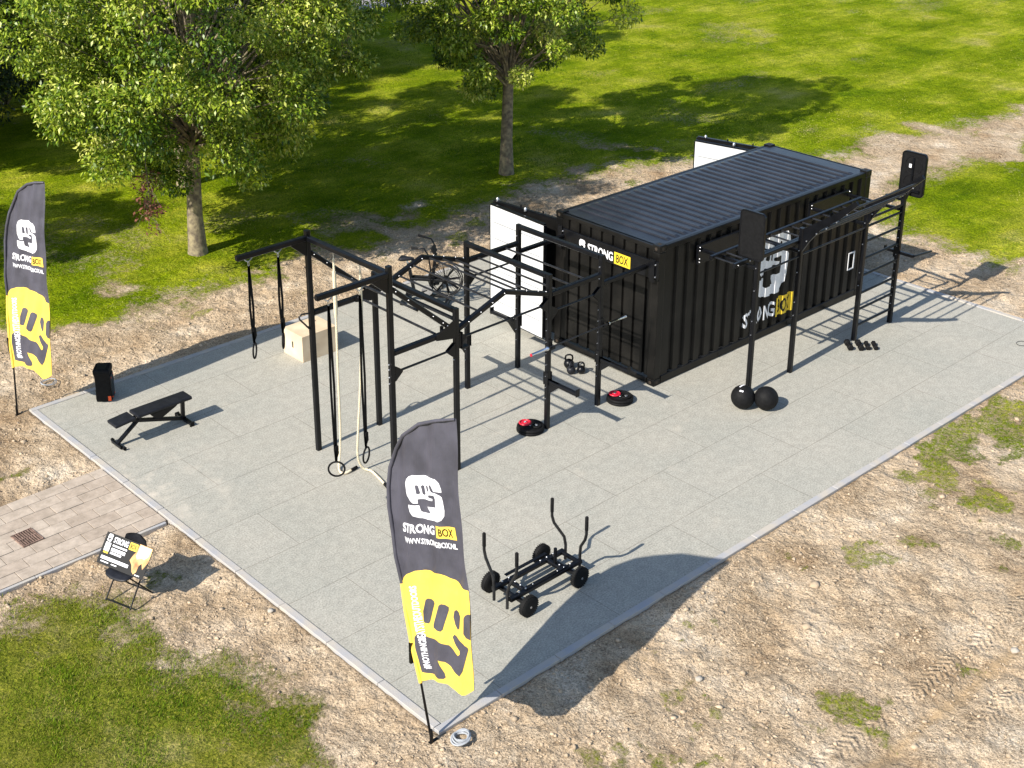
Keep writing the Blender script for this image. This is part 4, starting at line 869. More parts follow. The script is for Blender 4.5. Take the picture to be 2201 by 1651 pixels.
mb = MB().prism(rrect(.22, .40, .04), (0, -.134, .27), (1, 0, 0), (0, 0, 1), .02); part('grille', mb, M['steel'], sp, (0, 0, 0))
mb = MB()
for x_, z_ in ((-.08, .42), (.08, .42), (-.08, .06), (.08, .06)): mb.lathe((x_, -.137, z_), [(.014, 0), (.014, .012)], axis=(0, -1, 0), n=10)
mb.box((-.150, -.10, .06), (.012, .05, .09)); part('orange_trim', mb, M['orange'], sp, (0, 0, 0))
mb = MB().box((0, .01, .592), (.22, .16, .012), ch=.005); part('control_panel', mb, M['blackv'], sp, (0, 0, 0))
# ------------------------------------------------------------------ push sled on wheels
sd = tag(empty('push_sled', (2.74, 1.26, 0)), 'black four-wheeled push sled with four tall bent handles on the empty side of the platform', 'push sled'); so_ = (2.74, 1.26, 0)
for y_ in (1.10, 1.42):
    part('side_rail', MB().beam((2.14, y_, .20), (3.44, y_, .20), .07, .06), S, sd, so_)
    part('rail_plate', MB().box((2.80, y_ + (.07 if y_ > 1.3 else -.0), .245), (.75, .05, .012)), S, sd, so_)
for x_ in (2.28, 3.22): part('axle_beam', MB().beam((x_, .96, .15), (x_, 1.56, .15), .05), S, sd, so_)
mb = MB(); mb.beam((2.42, 1.135, .20), (2.42, 1.385, .20), .06); mb.beam((3.12, 1.135, .20), (3.12, 1.385, .20), .06); mb.beam((3.40, 1.135, .20), (3.40, 1.385, .20), .05); part('cross_member', mb, S, sd, so_)
part('weight_horn', MB().tube([(3.12, 1.26, .23), (3.12, 1.26, .46)], .024), S, sd, so_)
mb = MB(); bolts(mb, [(x_, y_, .236) for x_ in (2.3, 2.42, 2.55, 3.0, 3.12, 3.24) for y_ in (1.10, 1.42)] + [(2.42, 1.2, .236), (2.42, 1.3, .236), (3.12, 1.18, .236)], (0, 0, 1), .014); part('frame_bolt', mb, M['bolt'], sd, so_)
for pts in ([(2.11, 1.37, .07), (2.11, 1.37, .30), (2.12, 1.40, .42), (2.13, 1.55, .62), (2.13, 1.58, .72), (2.13, 1.58, .97)], [(2.11, 1.12, .07), (2.11, 1.12, .30), (2.12, 1.10, .42), (2.13, .99, .62), (2.13, .97, .72), (2.13, .97, .97)],
            [(3.46, 1.40, .07), (3.46, 1.40, .30), (3.45, 1.42, .42), (3.37, 1.54, .62), (3.36, 1.57, .72), (3.36, 1.57, .98)], [(3.46, 1.13, .07), (3.46, 1.13, .30), (3.45, 1.11, .42), (3.38, .97, .62), (3.37, .94, .72), (3.37, .94, .98)]):
    h_ = part('handle', MB().tube(pts, .021, n=12), M['bar'], sd, so_); a, b = Vector(pts[-2]), Vector(pts[-1])
    part('rubber_grip', MB().tube([a + (b - a) * .25, b, b + (b - a).normalized() * .012], .025, n=12, scale=[1, 1, .7]), M['rubber'], h_, so_)
for x_ in (2.28, 3.22):
    for y_ in (.90, 1.62):
        s_ = 1 if y_ > 1.2 else -1
        w_ = part('wheel', MB().lathe((x_, y_ - .02 * s_, .145), [(.088, -.0), (.088, .012), (.03, .018), (.03, .05), (.012, .06)], axis=(0, s_, 0), n=24), M['steel'], sd, so_)
        ty = MB().lathe((x_, y_ - .045 * s_, .145), [(.085, 0), (.125, .004), (.142, .018), (.145, .045), (.142, .072), (.125, .086), (.085, .09)], axis=(0, s_, 0), n=36)
        for k in range(30):
            a_ = k * math.pi / 15; ty.box((x_ + .144 * math.cos(a_), y_, .145 + .144 * math.sin(a_)), (.008, .07, .013), rot=(0, -a_, 0))
        part('tyre', ty, M['tyre'], w_, so_)
        part('hub_bolt', MB().lathe((x_, y_ + .035 * s_, .145), [(.016, 0), (.016, .014)], axis=(0, s_, 0), n=10), M['bolt'], w_, so_)
        part('tag', MB().box((x_ + .02, y_ - s_ * .11, .19), (.05, .03, .025)), M['ply'], w_, so_) if False else None
# ------------------------------------------------------------------ air bike
bk = tag(empty('air_bike', (7.86, 9.45, 0), math.atan2(-.82, .57)), 'black exercise bike with large caged fan and tall swing handles behind the rig', 'exercise bike'); Z0 = (0, 0, 0)
mb = MB()
for r_ in (.335, .30):
    for s_ in (-.05, .05): mb.tube([(.33 + r_ * math.cos(a_), s_, .52 + r_ * math.sin(a_)) for a_ in np.linspace(0, 2 * math.pi, 41)[:-1]], .008 if r_ < .33 else .012, n=6, closed=True)
for k in range(28):
    a_ = k * 2 * math.pi / 28
    for s_ in (-.055, .055): mb.tube([(.33 + .05 * math.cos(a_), s_, .52 + .05 * math.sin(a_)), (.33 + .335 * math.cos(a_), s_, .52 + .335 * math.sin(a_))], .003, n=4)
part('fan_cage', mb, M['bar'], bk, Z0)
mb = MB()
for k in range(8):
    a_ = k * math.pi / 4 + .2; mb.box((.33 + .17 * math.cos(a_), 0, .52 + .17 * math.sin(a_)), (.25, .05, .012), rot=(.5, -a_, 0))
mb.lathe((.33, -.05, .52), [(.07, 0), (.07, .1)], axis=(0, 1, 0), n=16); part('fan_blades', mb, M['steel'], bk, Z0)
mb = MB(); mb.beam((.33, .07, .52), (-.35, .07, .50), .05); mb.beam((.33, -.07, .52), (-.35, -.07, .50), .05); mb.beam((.33, 0, .16), (-.48, 0, .14), .06); mb.beam((.02, 0, .15), (.14, 0, 1.05), .06); mb.beam((-.30, 0, .14), (-.42, 0, .80), .06); part('frame_tube', mb, S, bk, Z0)
mb = MB(); mb.beam((.36, -.28, .05), (.36, .28, .05), .07); mb.beam((-.50, -.28, .05), (-.50, .28, .05), .07); mb.beam((.36, 0, .05), (.36, 0, .2), .06); mb.beam((-.48, 0, .05), (-.44, 0, .2), .06); part('foot_bar', mb, S, bk, Z0)
for s_ in (-1, 1):
    h_ = part('swing_handle', MB().tube([(.05, s_ * .12, .42), (.08, s_ * .20, .80), (.06, s_ * .26, 1.10), (-.02, s_ * .27, 1.24), (-.24, s_ * .24, 1.26 + .04 * s_)], .017), S, bk, Z0)
    part('hand_grip', MB().tube([(-.14, s_ * .255, 1.25 + .025 * s_), (-.28, s_ * .235, 1.265 + .045 * s_)], .022), M['rubber'], h_, Z0)
    part('crank_pedal', MB().box((-.02 + .12 * s_, s_ * .17, .30 + .05 * s_), (.10, .09, .03)).beam((-.02, s_ * .10, .30), (-.02 + .12 * s_, s_ * .11, .30 + .05 * s_), .025), M['rubber'], bk, Z0)
    part('foot_peg', MB().tube([(.30, s_ * .07, .40), (.30, s_ * .20, .40)], .018), M['bar'], bk, Z0)
part('sprocket', MB().lathe((-.02, -.11, .30), [(.11, 0), (.11, .01), (.10, .02)], axis=(0, 1, 0), n=24), M['bolt'], bk, Z0)
mb = MB(); vs_ = []
for z_, k_ in ((0, .8), (.03, 1), (.06, .92), (.07, .7)): vs_ += [(-.47 + x_ * k_, y_ * k_, .86 + z_) for x_, y_ in ((.17, .025), (.17, -.025), (.05, -.04), (-.06, -.11), (-.13, -.10), (-.13, .10), (-.06, .11), (.05, .04))]
mb.add(vs_, [(i * 8 + j, i * 8 + (j + 1) % 8, (i + 1) * 8 + (j + 1) % 8, (i + 1) * 8 + j)[::-1] for i in range(3) for j in range(8)] + [tuple(range(24, 32))[::-1], tuple(range(8))], 0, True); part('saddle', mb, M['vinyl'], bk, Z0)
part('seat_post', MB().tube([(-.42, 0, .78), (-.46, 0, .87)], .02), M['chrome'], bk, Z0)
mb = MB().prism(rrect(.20, .13, .02), (.10, 0, 1.13), (0, 1, 0), Vector((-.5, 0, .85)).normalized(), .035); cn = part('console', mb, M['rubber'], bk, Z0)
part('display', MB().prism(rrect(.15, .08, .01), (.10 - .018, 0, 1.13 - .012), (0, 1, 0), Vector((-.5, 0, .85)).normalized(), .006), mat('grey_display', (.35, .40, .38), .2), cn, Z0)
# ------------------------------------------------------------------ chair and printed board
ch = tag(empty('folding_chair', (-1.32, 4.72, -.02)), 'black plastic chair with thin steel legs standing on bare soil by the path', 'chair'); co = (-1.32, 4.72, -.02)
FL, FR, BR, BL = Vector((-1.60, 4.87, -.02)), Vector((-1.47, 4.46, -.02)), Vector((-1.06, 4.60, -.02)), Vector((-1.18, 5.00, -.02))
fwd = (FL - BL).normalized(); lat = (FR - FL).normalized(); sc0 = (FL + FR + BR + BL) / 4
def cp(f, l, z): return sc0 + fwd * f + lat * l + Vector((0, 0, z + .02))
mb = MB(); prof_ = []
rows_ = [(.24, .17, .415), (.20, .20, .430), (.08, .21, .430), (-.08, .20, .425), (-.16, .19, .440)]
vs_ = []; nc = 9
for f_, hw, z_ in rows_:
    for j in range(nc): u_ = -1 + 2 * j / (nc - 1); vs_.append(cp(f_ - .03 * abs(u_) ** 3, hw * u_, z_ + .012 * u_ * u_))
n1 = len(vs_); vs_ += [v - Vector((0, 0, .014)) for v in vs_]
fs_ = [(i * nc + j, i * nc + j + 1, (i + 1) * nc + j + 1, (i + 1) * nc + j) for i in range(len(rows_) - 1) for j in range(nc - 1)]; fs_ += [tuple(n1 + k for k in reversed(f)) for f in fs_]
bd = [j for j in range(nc)] + [i * nc + nc - 1 for i in range(1, len(rows_))] + [(len(rows_) - 1) * nc + j for j in range(nc - 2, -1, -1)] + [i * nc for i in range(len(rows_) - 2, 0, -1)]
fs_ += [(bd[k], n1 + bd[k], n1 + bd[(k + 1) % len(bd)], bd[(k + 1) % len(bd)]) for k in range(len(bd))]
mb.add(vs_, fs_, 0, True); part('seat', mb, M['vinyl'], ch, co)
mb = MB(); vs_ = []
for z_, f_, hw in ((.50, -.19, .17), (.58, -.215, .20), (.70, -.24, .20), (.79, -.26, .17), (.815, -.265, .11)):
    for j in range(nc): u_ = -1 + 2 * j / (nc - 1); vs_.append(cp(f_ + .04 * u_ * u_, hw * u_, z_))
n1 = len(vs_); vs_ += [v - fwd * .014 for v in vs_]
fs_ = [(i * nc + j, i * nc + j + 1, (i + 1) * nc + j + 1, (i + 1) * nc + j) for i in range(4) for j in range(nc - 1)]; fs_ += [tuple(n1 + k for k in reversed(f)) for f in fs_]
mb.add(vs_, fs_, 0, True); part('backrest', mb, M['vinyl'], ch, co)
for s_ in (-1, 1):
    part('front_leg', MB().tube([cp(-.17, s_ * .20, .62), cp(-.10, s_ * .205, .42), cp(.22, s_ * .215, 0.0)], .011), S, ch, co)
    part('rear_leg', MB().tube([cp(.12, s_ * .19, .41), cp(-.21, s_ * .20, 0.0)], .011), S, ch, co)
mb = MB().tube([cp(.205, -.215, .015), cp(.205, .215, .015)], .010); mb.tube([cp(-.20, -.20, .015), cp(-.20, .20, .015)], .010); part('floor_bar', mb, S, ch, co)
TL, TR, BRc = Vector((-1.31, 5.185, .78)), Vector((-1.06, 4.43, .765)), Vector((-1.285, 4.315, .45))
ux_ = (TR - TL); bw = ux_.length; ux_.normalize(); up_ = (TR - BRc); up_ = (up_ - ux_ * up_.dot(ux_)); bh = up_.length * 1.04; up_.normalize(); nn_ = ux_.cross(up_).normalized()
bdd = tag(empty('advert_board', tuple(TL)), 'black printed advertising board with a burst of orange, leaning on the chair', 'sign'); ob_ = tuple(TL)
def bpnt(a, b, o_=0.0): return TL + ux_ * (a * bw) - up_ * ((1 - b) * bh) + nn_ * o_
mb = MB(); rm_ = Matrix((ux_, up_, nn_)).transposed(); mb.box(bpnt(.5, .5), (bw, bh, .008), rot=rm_); part('panel', mb, M['blackv'], bdd, ob_)
def bart(nm, polys, m, o_=.005):
    mb = MB()
    for pl in polys: art(mb, pl if isinstance(pl, tuple) else poly2d(pl), lambda a, b: tuple(bpnt(a, b, o_)))
    part(nm, mb, m, bdd, ob_)
def bt(s_, x0, y0, w_, h_, bold=.02): v_, f_ = text2d(s_, bold); return (place(v_, x0, y0, w_, h_), f_)
bart('picture', [[(.70, .30), (.63, .42), (.66, .60), (.70, .72), (.72, .99), (.995, .99), (.995, .55), (.93, .28), (.88, .45), (.84, .36), (.83, .15), (.79, .06), (.74, .12)]], M['print'])
bart('picture_glow', [[(.72, .62), (.76, .52), (.84, .60), (.90, .58), (.96, .70), (.985, .97), (.74, .97)]], mat('poster_cream', (.88, .72, .42), .4, noise=.1), .0065)
bart('logo', [place(LOGO, .05, .73, .10, .24)], M['white2'])
bart('lettering', [bt('STRONG', .19, .74, .31, .19, .03)], M['white2'])
bart('yellow_field', [[(.53, .72), (.70, .72), (.70, .95), (.53, .95)], [(.06, .36), (.16, .36), (.16, .41), (.06, .41)]], M['yellow'], .0075)
bart('box_lettering', [bt('BOX', .55, .755, .13, .155)], M['blackv'], .009)
bart('text_block', [[(.05, .43), (.16, .43), (.16, .70), (.05, .70)], [(.05, .17), (.64, .17), (.64, .27), (.05, .27)], [(.20, .63), (.51, .63), (.51, .685), (.20, .685)], [(.20, .48), (.50, .48), (.50, .58), (.20, .58)], [(.20, .39), (.44, .39), (.44, .45), (.20, .45)], [(.07, .08), (.24, .08), (.24, .115), (.07, .115)], [(.30, .08), (.42, .08), (.42, .115), (.30, .115)], [(.82, .05), (.92, .05), (.92, .08), (.82, .08)]], M['white2'])
# ------------------------------------------------------------------ small ground things
def coil(x_, y_, r, n, label, seed, th=.011):
    rg = random.Random(seed); t_ = tag(empty('hose_coil', (x_, y_, 0)), label, 'hose coil'); mb = MB()
    for k in range(n):
        rr = r * rg.uniform(.78, 1.05); ox, oy = rg.uniform(-.02, .02), rg.uniform(-.02, .02); ph = rg.uniform(0, 6)
        mb.tube([(ox + rr * math.cos(a_) * (1 + .05 * math.sin(a_ + ph)), oy + rr * .9 * math.sin(a_), .006 + .006 * k + .01 * math.sin(a_ * 2 + ph)) for a_ in np.linspace(0, 2 * math.pi, 33)[:-1]], th, n=7, closed=True)
    mb.build('hose', M['hose'], t_)
coil(.13, -.235, .115, 6, 'thick grey hose coil on soil beside the near banner pole', 1)
coil(.69, 11.31, .125, 2, 'thin grey hose loop on soil beside the far banner', 2, .008)
t_ = tag(empty('wire_loop', (14.58, .66, .004)), 'thin dark wire loop lying on the platform at the far right', 'wire'); MB().tube([(.11 * math.cos(a_), .09 * math.sin(a_), .006) for a_ in np.linspace(0, 2 * math.pi, 25)[:-1]], .004, n=6, closed=True).build('wire', M['steel'], t_)
t_ = tag(empty('drain_grate', (-1.72, 6.95, .008), R(3)), 'rusty iron drain grate set in the paved path', 'drain'); mb = MB()
for a, b in (((-.15, 0), (.014, .38)), ((.15, 0), (.014, .38)), ((0, -.185), (.314, .014)), ((0, .185), (.314, .014)), ((0, 0), (.30, .02))): mb.box((a[0], a[1], 0), (b[0], b[1], .02))
for k in range(8): mb.box((-.126 + .036 * k, 0, -.002), (.015, .36, .014))
mb.build('grate', M['rust'], t_); MB().box((0, 0, -.008), (.30, .37, .008)).build('gully_shade', M['slot'], t_)  # dark plate below the bars stands in for the shaded pit
st_ = random.Random(8)
for i, (x_, y_, r_, lb) in enumerate(((-.12, 3.23, .05, 'brown stone lying close to the kerb below the paved path'), (4.75, -1.62, .07, 'fist-sized clod in the middle of the bare soil right of the platform'), (2.95, -1.35, .06, 'small stone near the shadow of the banner'), (5.6, -1.15, .08, 'round boulder-like clod on bare soil beyond the banner shadow'), (6.3, -3.6, .06, 'pale stone beside the tyre track'))):
    v, f = ico(); mb = MB(); mb.add([(a[0] * r_ * st_.uniform(.8, 1.2), a[1] * r_ * st_.uniform(.7, 1.1), a[2] * r_ * st_.uniform(.5, .8)) for a in v], [tuple(q) for q in f], 0, True)
    so2 = mb.build('stone', M['clod'] if i in (1, 3) else M['stone']); so2.location = (x_, y_, float(ground_z(np.array([x_]), np.array([y_]))[0]) + r_ * .25); tag(so2, lb, 'stone')
# ------------------------------------------------------------------ banners
def banner(name, fm, labels, base, parent_loc):
    t_ = tag(empty(name, base), labels, 'banner flag'); off = tuple(base)
    body = ART['body']; cutx = [i * .035 for i in range(-24, 26)]; cuty = [i * .08 for i in range(0, 56)]
    def lay(flats, m, nm, k, par):
        for side in (-1, 1):
            mb = MB()
            for fl_ in flats: art(mb, fl_, lambda s_, h_: tuple(fm(s_, h_, side * .004 * k)), cutx, cuty, flip=(side > 0))
            par2 = part(nm, mb, m, par, off)
            if k == 0: return par2
        return par2
    cl = lay([poly2d(body)], M['cloth'], 'flag_cloth', 0, t_)
    lay([poly2d(ART['yellow'])], M['clothy'], 'yellow_field', 1, cl)
    lay([poly2d(p_) for p_ in ART['fist']], M['cloth'], 'fist_emblem', 2, cl)
    lay([poly2d(ART['S'])], M['clothw'], 'logo', 1, cl)
    lay([poly2d(p_) for p_ in ART['fing']], M['cloth'], 'logo_cut_out', 2, cl)
    v_, f_ = text2d('STRONG', .035); lay([(quadmap(v_, ART['strong']), f_)], M['clothw'], 'lettering', 1, cl)
    bx = ART['box']; bq = [bx[3], bx[2], bx[1], bx[0]]; lay([poly2d(bq)], M['clothy'], 'box_field', 1, cl)
    def inset(q, m_, n_): return [quadmap([(a, b)], q)[0] for a, b in ((m_, n_), (1 - m_, n_), (1 - m_, 1 - n_), (m_, 1 - n_))]
    v_, f_ = text2d('BOX', .015); lay([(quadmap(v_, inset(bq, .16, .17)), f_)], M['blackv'], 'box_lettering', 2, cl)
    v_, f_ = text2d('WWW.STRONGBOX.NL', .03); lay([(quadmap(v_, ART['www']), f_)], M['clothw'], 'web_address', 1, cl)
    q = ART['vtext']; v_, f_ = text2d('#NOTHINGBEATSTHEOUTDOORS', .03); lay([(quadmap(v_, [q[1], q[2], q[3], q[0]]), f_)], M['clothw'], 'slogan', 3, cl)
    P = ART['pole']; path = [Vector(fm(a, b, 0.0)) for a, b in P]; path[1] = Vector(base).lerp(path[2], .66); path[0] = Vector(base) + Vector((0, 0, .03)); path = [Vector(base) + Vector((0, 0, -.05))] + path
    n_ = len(path); part('pole', MB().tube(path, .013, scale=[1.2] * 3 + [1 - .6 * i / n_ for i in range(n_ - 3)]), S, t_, off)
    sl_ = [Vector(fm(a, b, -.004)) for a, b in P[2:]]
    part('pole_sleeve', MB().tube(sl_[:4], .024, n=8), M['clothy'], cl, off); part('pole_sleeve', MB().tube(sl_[3:], .024, n=8, scale=[1] * (len(sl_) - 6) + [.9, .8, .6]), M['cloth'], cl, off)
    for k in (1.2, 1.02): 
        i_ = min(range(len(P)), key=lambda j: abs(P[j][1] - k)); a = Vector(fm(P[i_][0] - .01, P[i_][1], -.008)); part('tension_clip', MB().box(a + Vector((0, 0, 0 if k > 1.1 else -.14)), (.06, .035, .13)), S, cl, off)
    mb = MB(); mb.lathe(Vector(base) + Vector((0, 0, -.03)), [(.022, 0), (.022, .12), (.016, .2)], n=12); mb.box(Vector(base) + Vector((.03, 0, -.01)), (.12, .04, .03)); part('ground_spike', mb, S, t_, off)
def rip(s_, h_, am=1.0): return am * (.016 * math.sin(s_ * 13 + h_ * 1.1) + .008 * math.sin(s_ * 29 - h_ * 2.3 + 1) + .010 * math.sin(h_ * 3.1 + s_ * 3))
def f1(s_, h_, o_): return (-0.22 + .06 * h_ + rip(s_, h_) + o_, -s_, h_)
banner('banner_flag', f1, 'dark and yellow feather banner standing at the near corner of the platform', (-.14, -.02, -.02), None)
C2 = [[-0.1172, 0.0021], [1.0838, -0.4067], [0.2043, 1.0049], [-0.0145, -0.0018], [-0.1182, 0.0207]]; yw_ = 0.3
def f2(s_, h_, o_):
    q = (1, s_, h_, h_ * h_, s_ * h_); a = sum(c[0] * k for c, k in zip(C2, q)); b = sum(c[1] * k for c, k in zip(C2, q))
    x_ = (.12 * b) / math.cos(yw_) + rip(s_, h_, 1.0) + o_
    return (-.193 + math.sin(yw_) * a + x_, 10.60 - math.cos(yw_) * a, b)
banner('banner_flag', f2, 'dark and yellow feather banner at the far left corner near the loudspeaker', (-.193, 10.60, -.03), None)
# ------------------------------------------------------------------ trees
def leaf_mat(name, cols):
    m = bpy.data.materials.new(name); m.use_nodes = True; t = m.node_tree; L = t.links.new; b = t.nodes['Principled BSDF']; b.inputs['Roughness'].default_value = .42; b.inputs['Specular IOR Level'].default_value = .45
    at_ = t.nodes.new('ShaderNodeAttribute'); at_.attribute_name = 'tint'; r = t.nodes.new('ShaderNodeValToRGB'); cr = r.color_ramp
    while len(cr.elements) < len(cols): cr.elements.new(.5)
    for e, (p, c) in zip(cr.elements, cols): e.position = p; e.color = (*c, 1)
    L(at_.outputs['Fac'], r.inputs[0]); L(r.outputs[0], b.inputs['Base Color'])
    tr = t.nodes.new('ShaderNodeBsdfTranslucent'); L(r.outputs[0], tr.inputs[0]); ms = t.nodes.new('ShaderNodeMixShader'); ms.inputs[0].default_value = .15
    L(b.outputs[0], ms.inputs[1]); L(tr.outputs[0], ms.inputs[2]); L(ms.outputs[0], t.nodes['Material Output'].inputs[0]); return m
LM = leaf_mat('walnut_leaves', [(0, (.030, .075, .003)), (.38, (.120, .200, .007)), (.70, (.32, .40, .028)), (1, (.60, .62, .16))])
LD = leaf_mat('dark_leaves', [(0, (.018, .040, .010)), (.6, (.035, .070, .014)), (1, (.07, .10, .03))])
BK = mat('bark', (.17, .135, .10), .95, noise=.35, nscale=9, bump=1.0, bscale=28, c2=(.30, .25, .15))
def leaves(cen, rad, per, size, rg, flat=.75):
    n = len(cen) * per; ci = np.repeat(np.arange(len(cen)), per); d = rg.normal(0, 1, (n, 3)); d /= np.linalg.norm(d, axis=1)[:, None]
    rr = rg.uniform(.25, 1, n) ** .5; P = cen[ci] + d * (rr * rad[ci])[:, None] * np.array([1, 1, flat])
    ax = rg.normal(0, 1, (n, 3)) + d * .8; ax[:, 2] -= .5; ax /= np.linalg.norm(ax, axis=1)[:, None]
    nr = rg.normal(0, .42, (n, 3)) + np.array([-.15, 0, 1]); si = np.cross(ax, nr); si /= np.linalg.norm(si, axis=1)[:, None] + 1e-9; nr = np.cross(si, ax)
    L_ = size * rg.uniform(.6, 1.25, n)[:, None]; W_ = L_ * .21
    v0 = P; v1 = P + ax * L_ * .45 + si * W_ + nr * L_ * .05; v2 = P + ax * L_ - nr * L_ * .10; v3 = P + ax * L_ * .45 - si * W_ + nr * L_ * .05
    V = np.stack([v0, v1, v2, v3], 1).reshape(-1, 3); F = (np.arange(n)[:, None] * 4 + np.array([[0, 1, 2, 3]]))
    base = rg.normal(.45, .17, len(cen))[ci]; return V, F, np.clip(base + rg.normal(0, .24, n), 0, 1)
def make_tree(loc, H, cr, zb, trunk_r, fork, seed, nclump=110, per=420, size=.13, lean=(0, 0), squash=1.0):
    rg = np.random.default_rng(seed); zc = zb + (H - zb) * .47; az_ = (H - zb) / 2
    cen = []; rad = []; tries = 0
    lob = rg.uniform(0, 6.28, 5)
    while len(cen) < nclump and tries < 20000:
        tries += 1; d = rg.normal(0, 1, 3); d /= np.linalg.norm(d); rr = rg.uniform(.25, 1) ** .42
        a = math.atan2(d[1], d[0]); lf_ = 1 + .08 * math.sin(2 * a + lob[0]) + .08 * math.sin(3 * a + lob[1]) + .09 * math.sin(5 * a + lob[2] + 3 * d[2])
        rz_ = 1.0 if d[2] > 0 else .92
        p_ = np.array([d[0] * cr * lf_ * rr, d[1] * cr * lf_ * rr * squash, zc + d[2] * az_ * rr * rz_]); r_ = rg.uniform(.32, .58) * cr / 3.6
        if all(np.linalg.norm(p_ - q) > .55 * r_ for q in cen): cen.append(p_); rad.append(r_)
    cen = np.array(cen); rad = np.array(rad); cen[:, 0] += lean[0] * (cen[:, 2] - zb) / H; cen[:, 1] += lean[1] * (cen[:, 2] - zb) / H
    tm_ = MB(); top = Vector((lean[0] * .5 + rg.uniform(-.1, .1), lean[1] * .5, zb + (H - zb) * .72)); pts = [Vector((0, 0, -.15)), Vector((.0, 0, .12)), Vector((.01, .01, .9)), Vector((lean[0] * .1, lean[1] * .1, fork)), Vector((lean[0] * .3, lean[1] * .3, (fork + top.z) / 2)), top]
    tm_.tube(pts, trunk_r, n=14, scale=[1.55, 1.25, 1.0, .86, .5, .12])
    for i in range(0, len(cen), 2 if len(cen) > 90 else 1):
        e = Vector(cen[i]); z0 = fork + rg.uniform(-.1, .55) * max(.3, (e.z - fork)) * .8; z0 = min(max(z0, fork - .1), top.z - .3); t__ = (z0 - fork) / max(.1, top.z - fork); s_ = Vector((lean[0] * (.1 + .4 * t__), lean[1] * (.1 + .4 * t__), z0))
        m1 = s_.lerp(e, .4) + Vector((rg.uniform(-.12, .12), rg.uniform(-.12, .12), .22 if e.z > z0 else .30)); m2 = s_.lerp(e, .75) + Vector((rg.uniform(-.15, .15), rg.uniform(-.15, .15), .12))
        tm_.tube([s_, m1, m2, e], trunk_r * .22, n=6, scale=[1, .62, .38, .15])
    V, F, T = leaves(cen, rad, per, size, rg)
    me = tri_mesh('crown', V, F, LM, T)
    rt = empty('tree', loc); tr_ = tm_.build('trunk', BK, rt); cr_ = bpy.data.objects.new('crown', me); COL.objects.link(cr_); cr_.parent = rt
    return rt
GRP = 'trees on the lawn behind the platform'
tA = tag(make_tree((5.96, 14.99, -.05), 9.3, 3.72, 1.6, .165, 2.35, 101, 310, 450, .110, lean=(.55, -.6)), 'broad green tree with a low crown over a stout mossy trunk', 'tree', GRP)
tB = tag(make_tree((14.62, 14.43, -.05), 10.6, 3.15, 1.95, .15, 2.25, 202, 210, 450, .110, lean=(.5, 0)), 'green tree with a slim bare trunk standing alone behind the container', 'tree', GRP)
def cp_tree(src, loc, rz, sc_, label):
    c = copy_tree(src); c.location = loc; c.rotation_euler = (0, 0, rz); c.scale = (sc_, sc_, sc_ * .98); c['label'] = label; return c
cp_tree(tB, (8.14, 19.2, -.05), 2.1, 1.05, 'tree whose trunk shows just behind the stout mossy trunk')
cp_tree(tA, (18.2, 25.8, -.05), 1.2, .98, 'distant tree with a dark thin trunk between the two nearest crowns')
cp_tree(tB, (2.2, 24.8, -.05), 4.0, 1.25, 'tree cut off by the left edge, only some of its crown in view')
cp_tree(tB, (-2.8, 18.5, -.05), 3.3, .75, 'tree outside the left edge of the picture whose shade falls on the lawn')
cp_tree(tB, (9.3, 27.2, -.05), .7, 1.1, 'tree far back at the top left, behind the broad tree')
cp_tree(tA, (13.5, 33.0, -.05), 5.0, 1.05, 'farthest tree at the top left, partly behind other crowns')
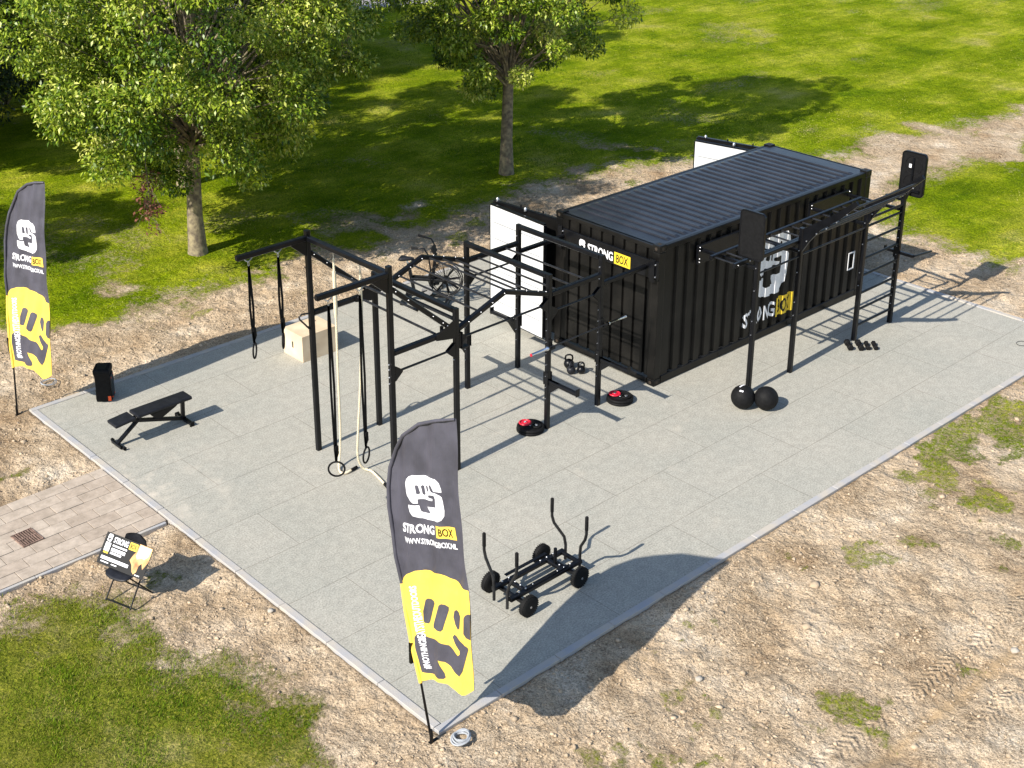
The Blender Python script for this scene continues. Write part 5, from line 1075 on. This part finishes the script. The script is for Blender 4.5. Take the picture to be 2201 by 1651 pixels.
def bush(loc, r, hgt, seed, label):
    rg = np.random.default_rng(seed); n = 26; d = rg.normal(0, 1, (n, 3)); d /= np.linalg.norm(d, axis=1)[:, None]; cen = d * np.array([r, r, hgt * .5]) * (rg.uniform(.2, 1, n) ** .5)[:, None] + np.array([0, 0, hgt * .55]); cen[:, 2] = np.maximum(cen[:, 2], .3)
    V, F, T = leaves(cen, rg.uniform(.45, .75, n) * r / 1.6, 330, .15, rg); t_ = tag(empty('bush', loc), label, 'bush', 'dark bushes along the back of the lawn')
    o = bpy.data.objects.new('foliage', tri_mesh('foliage', V, F, LD, T)); COL.objects.link(o); o.parent = t_
    mb = MB()
    for i in range(0, n, 3): mb.tube([(0, 0, -.05), tuple(cen[i] * .5), tuple(cen[i])], .03, n=5, scale=[1, .6, .2])
    mb.build('stem', BK, t_)
for i, (x_, y_, r_, h_, lb) in enumerate(((6.0, 28.0, 1.9, 2.6, 'dark bush at the left edge between the cut-off tree and the broad tree'), (8.2, 29.6, 2.1, 3.2, 'tall dark bush left of centre of the dark thicket'), (10.4, 31.0, 2.0, 3.4, 'dark bush behind the broad tree, second from the right'), (12.4, 32.6, 2.2, 3.6, 'rightmost dark bush of the thicket behind the broad tree'), (4.0, 26.5, 1.8, 2.4, 'leftmost dark bush of the thicket'))): bush((x_, y_, -.05), r_, h_, 300 + i, lb)
# withered twig hanging from the broad tree
rg = np.random.default_rng(9); mb = MB(); hang = tag(empty('dead_branch', (4.3, 13.8, 0)), 'withered reddish-brown branch hanging from the underside of the broad tree', 'branch')
mb.tube([(.15, .4, 3.3), (.05, .1, 2.9), (0, 0, 2.3), (.02, 0, 1.7), (-.08, .0, 1.3)], .014, n=5, scale=[1, .9, .7, .5, .3])
for k in range(26):
    z_ = rg.uniform(1.3, 2.6); a_ = rg.uniform(0, 6.28); l_ = rg.uniform(.12, .4); mb.tube([(0, 0, z_), (math.cos(a_) * l_ * .6, math.sin(a_) * l_ * .6, z_ - .05), (math.cos(a_) * l_, math.sin(a_) * l_, z_ - .28)], .006, n=4, scale=[1, .7, .4])
mb.build('twigs', BK, hang)
cen = np.stack([rg.normal(0, .18, 14), rg.normal(0, .18, 14), rg.uniform(1.15, 2.3, 14)], -1)
V, F, T = leaves(cen, np.full(14, .17), 26, .10, rg); o = bpy.data.objects.new('dry_leaves', tri_mesh('dry_leaves', V, F, mat('dry_leaves', (.16, .06, .035), .8, noise=.4, nscale=3), T)); COL.objects.link(o); o.parent = hang

for o_ in bpy.data.objects:
    if o_.get('label') and len(o_['label'].split()) > 16: print('LONG LABEL', o_.name, len(o_['label'].split()))
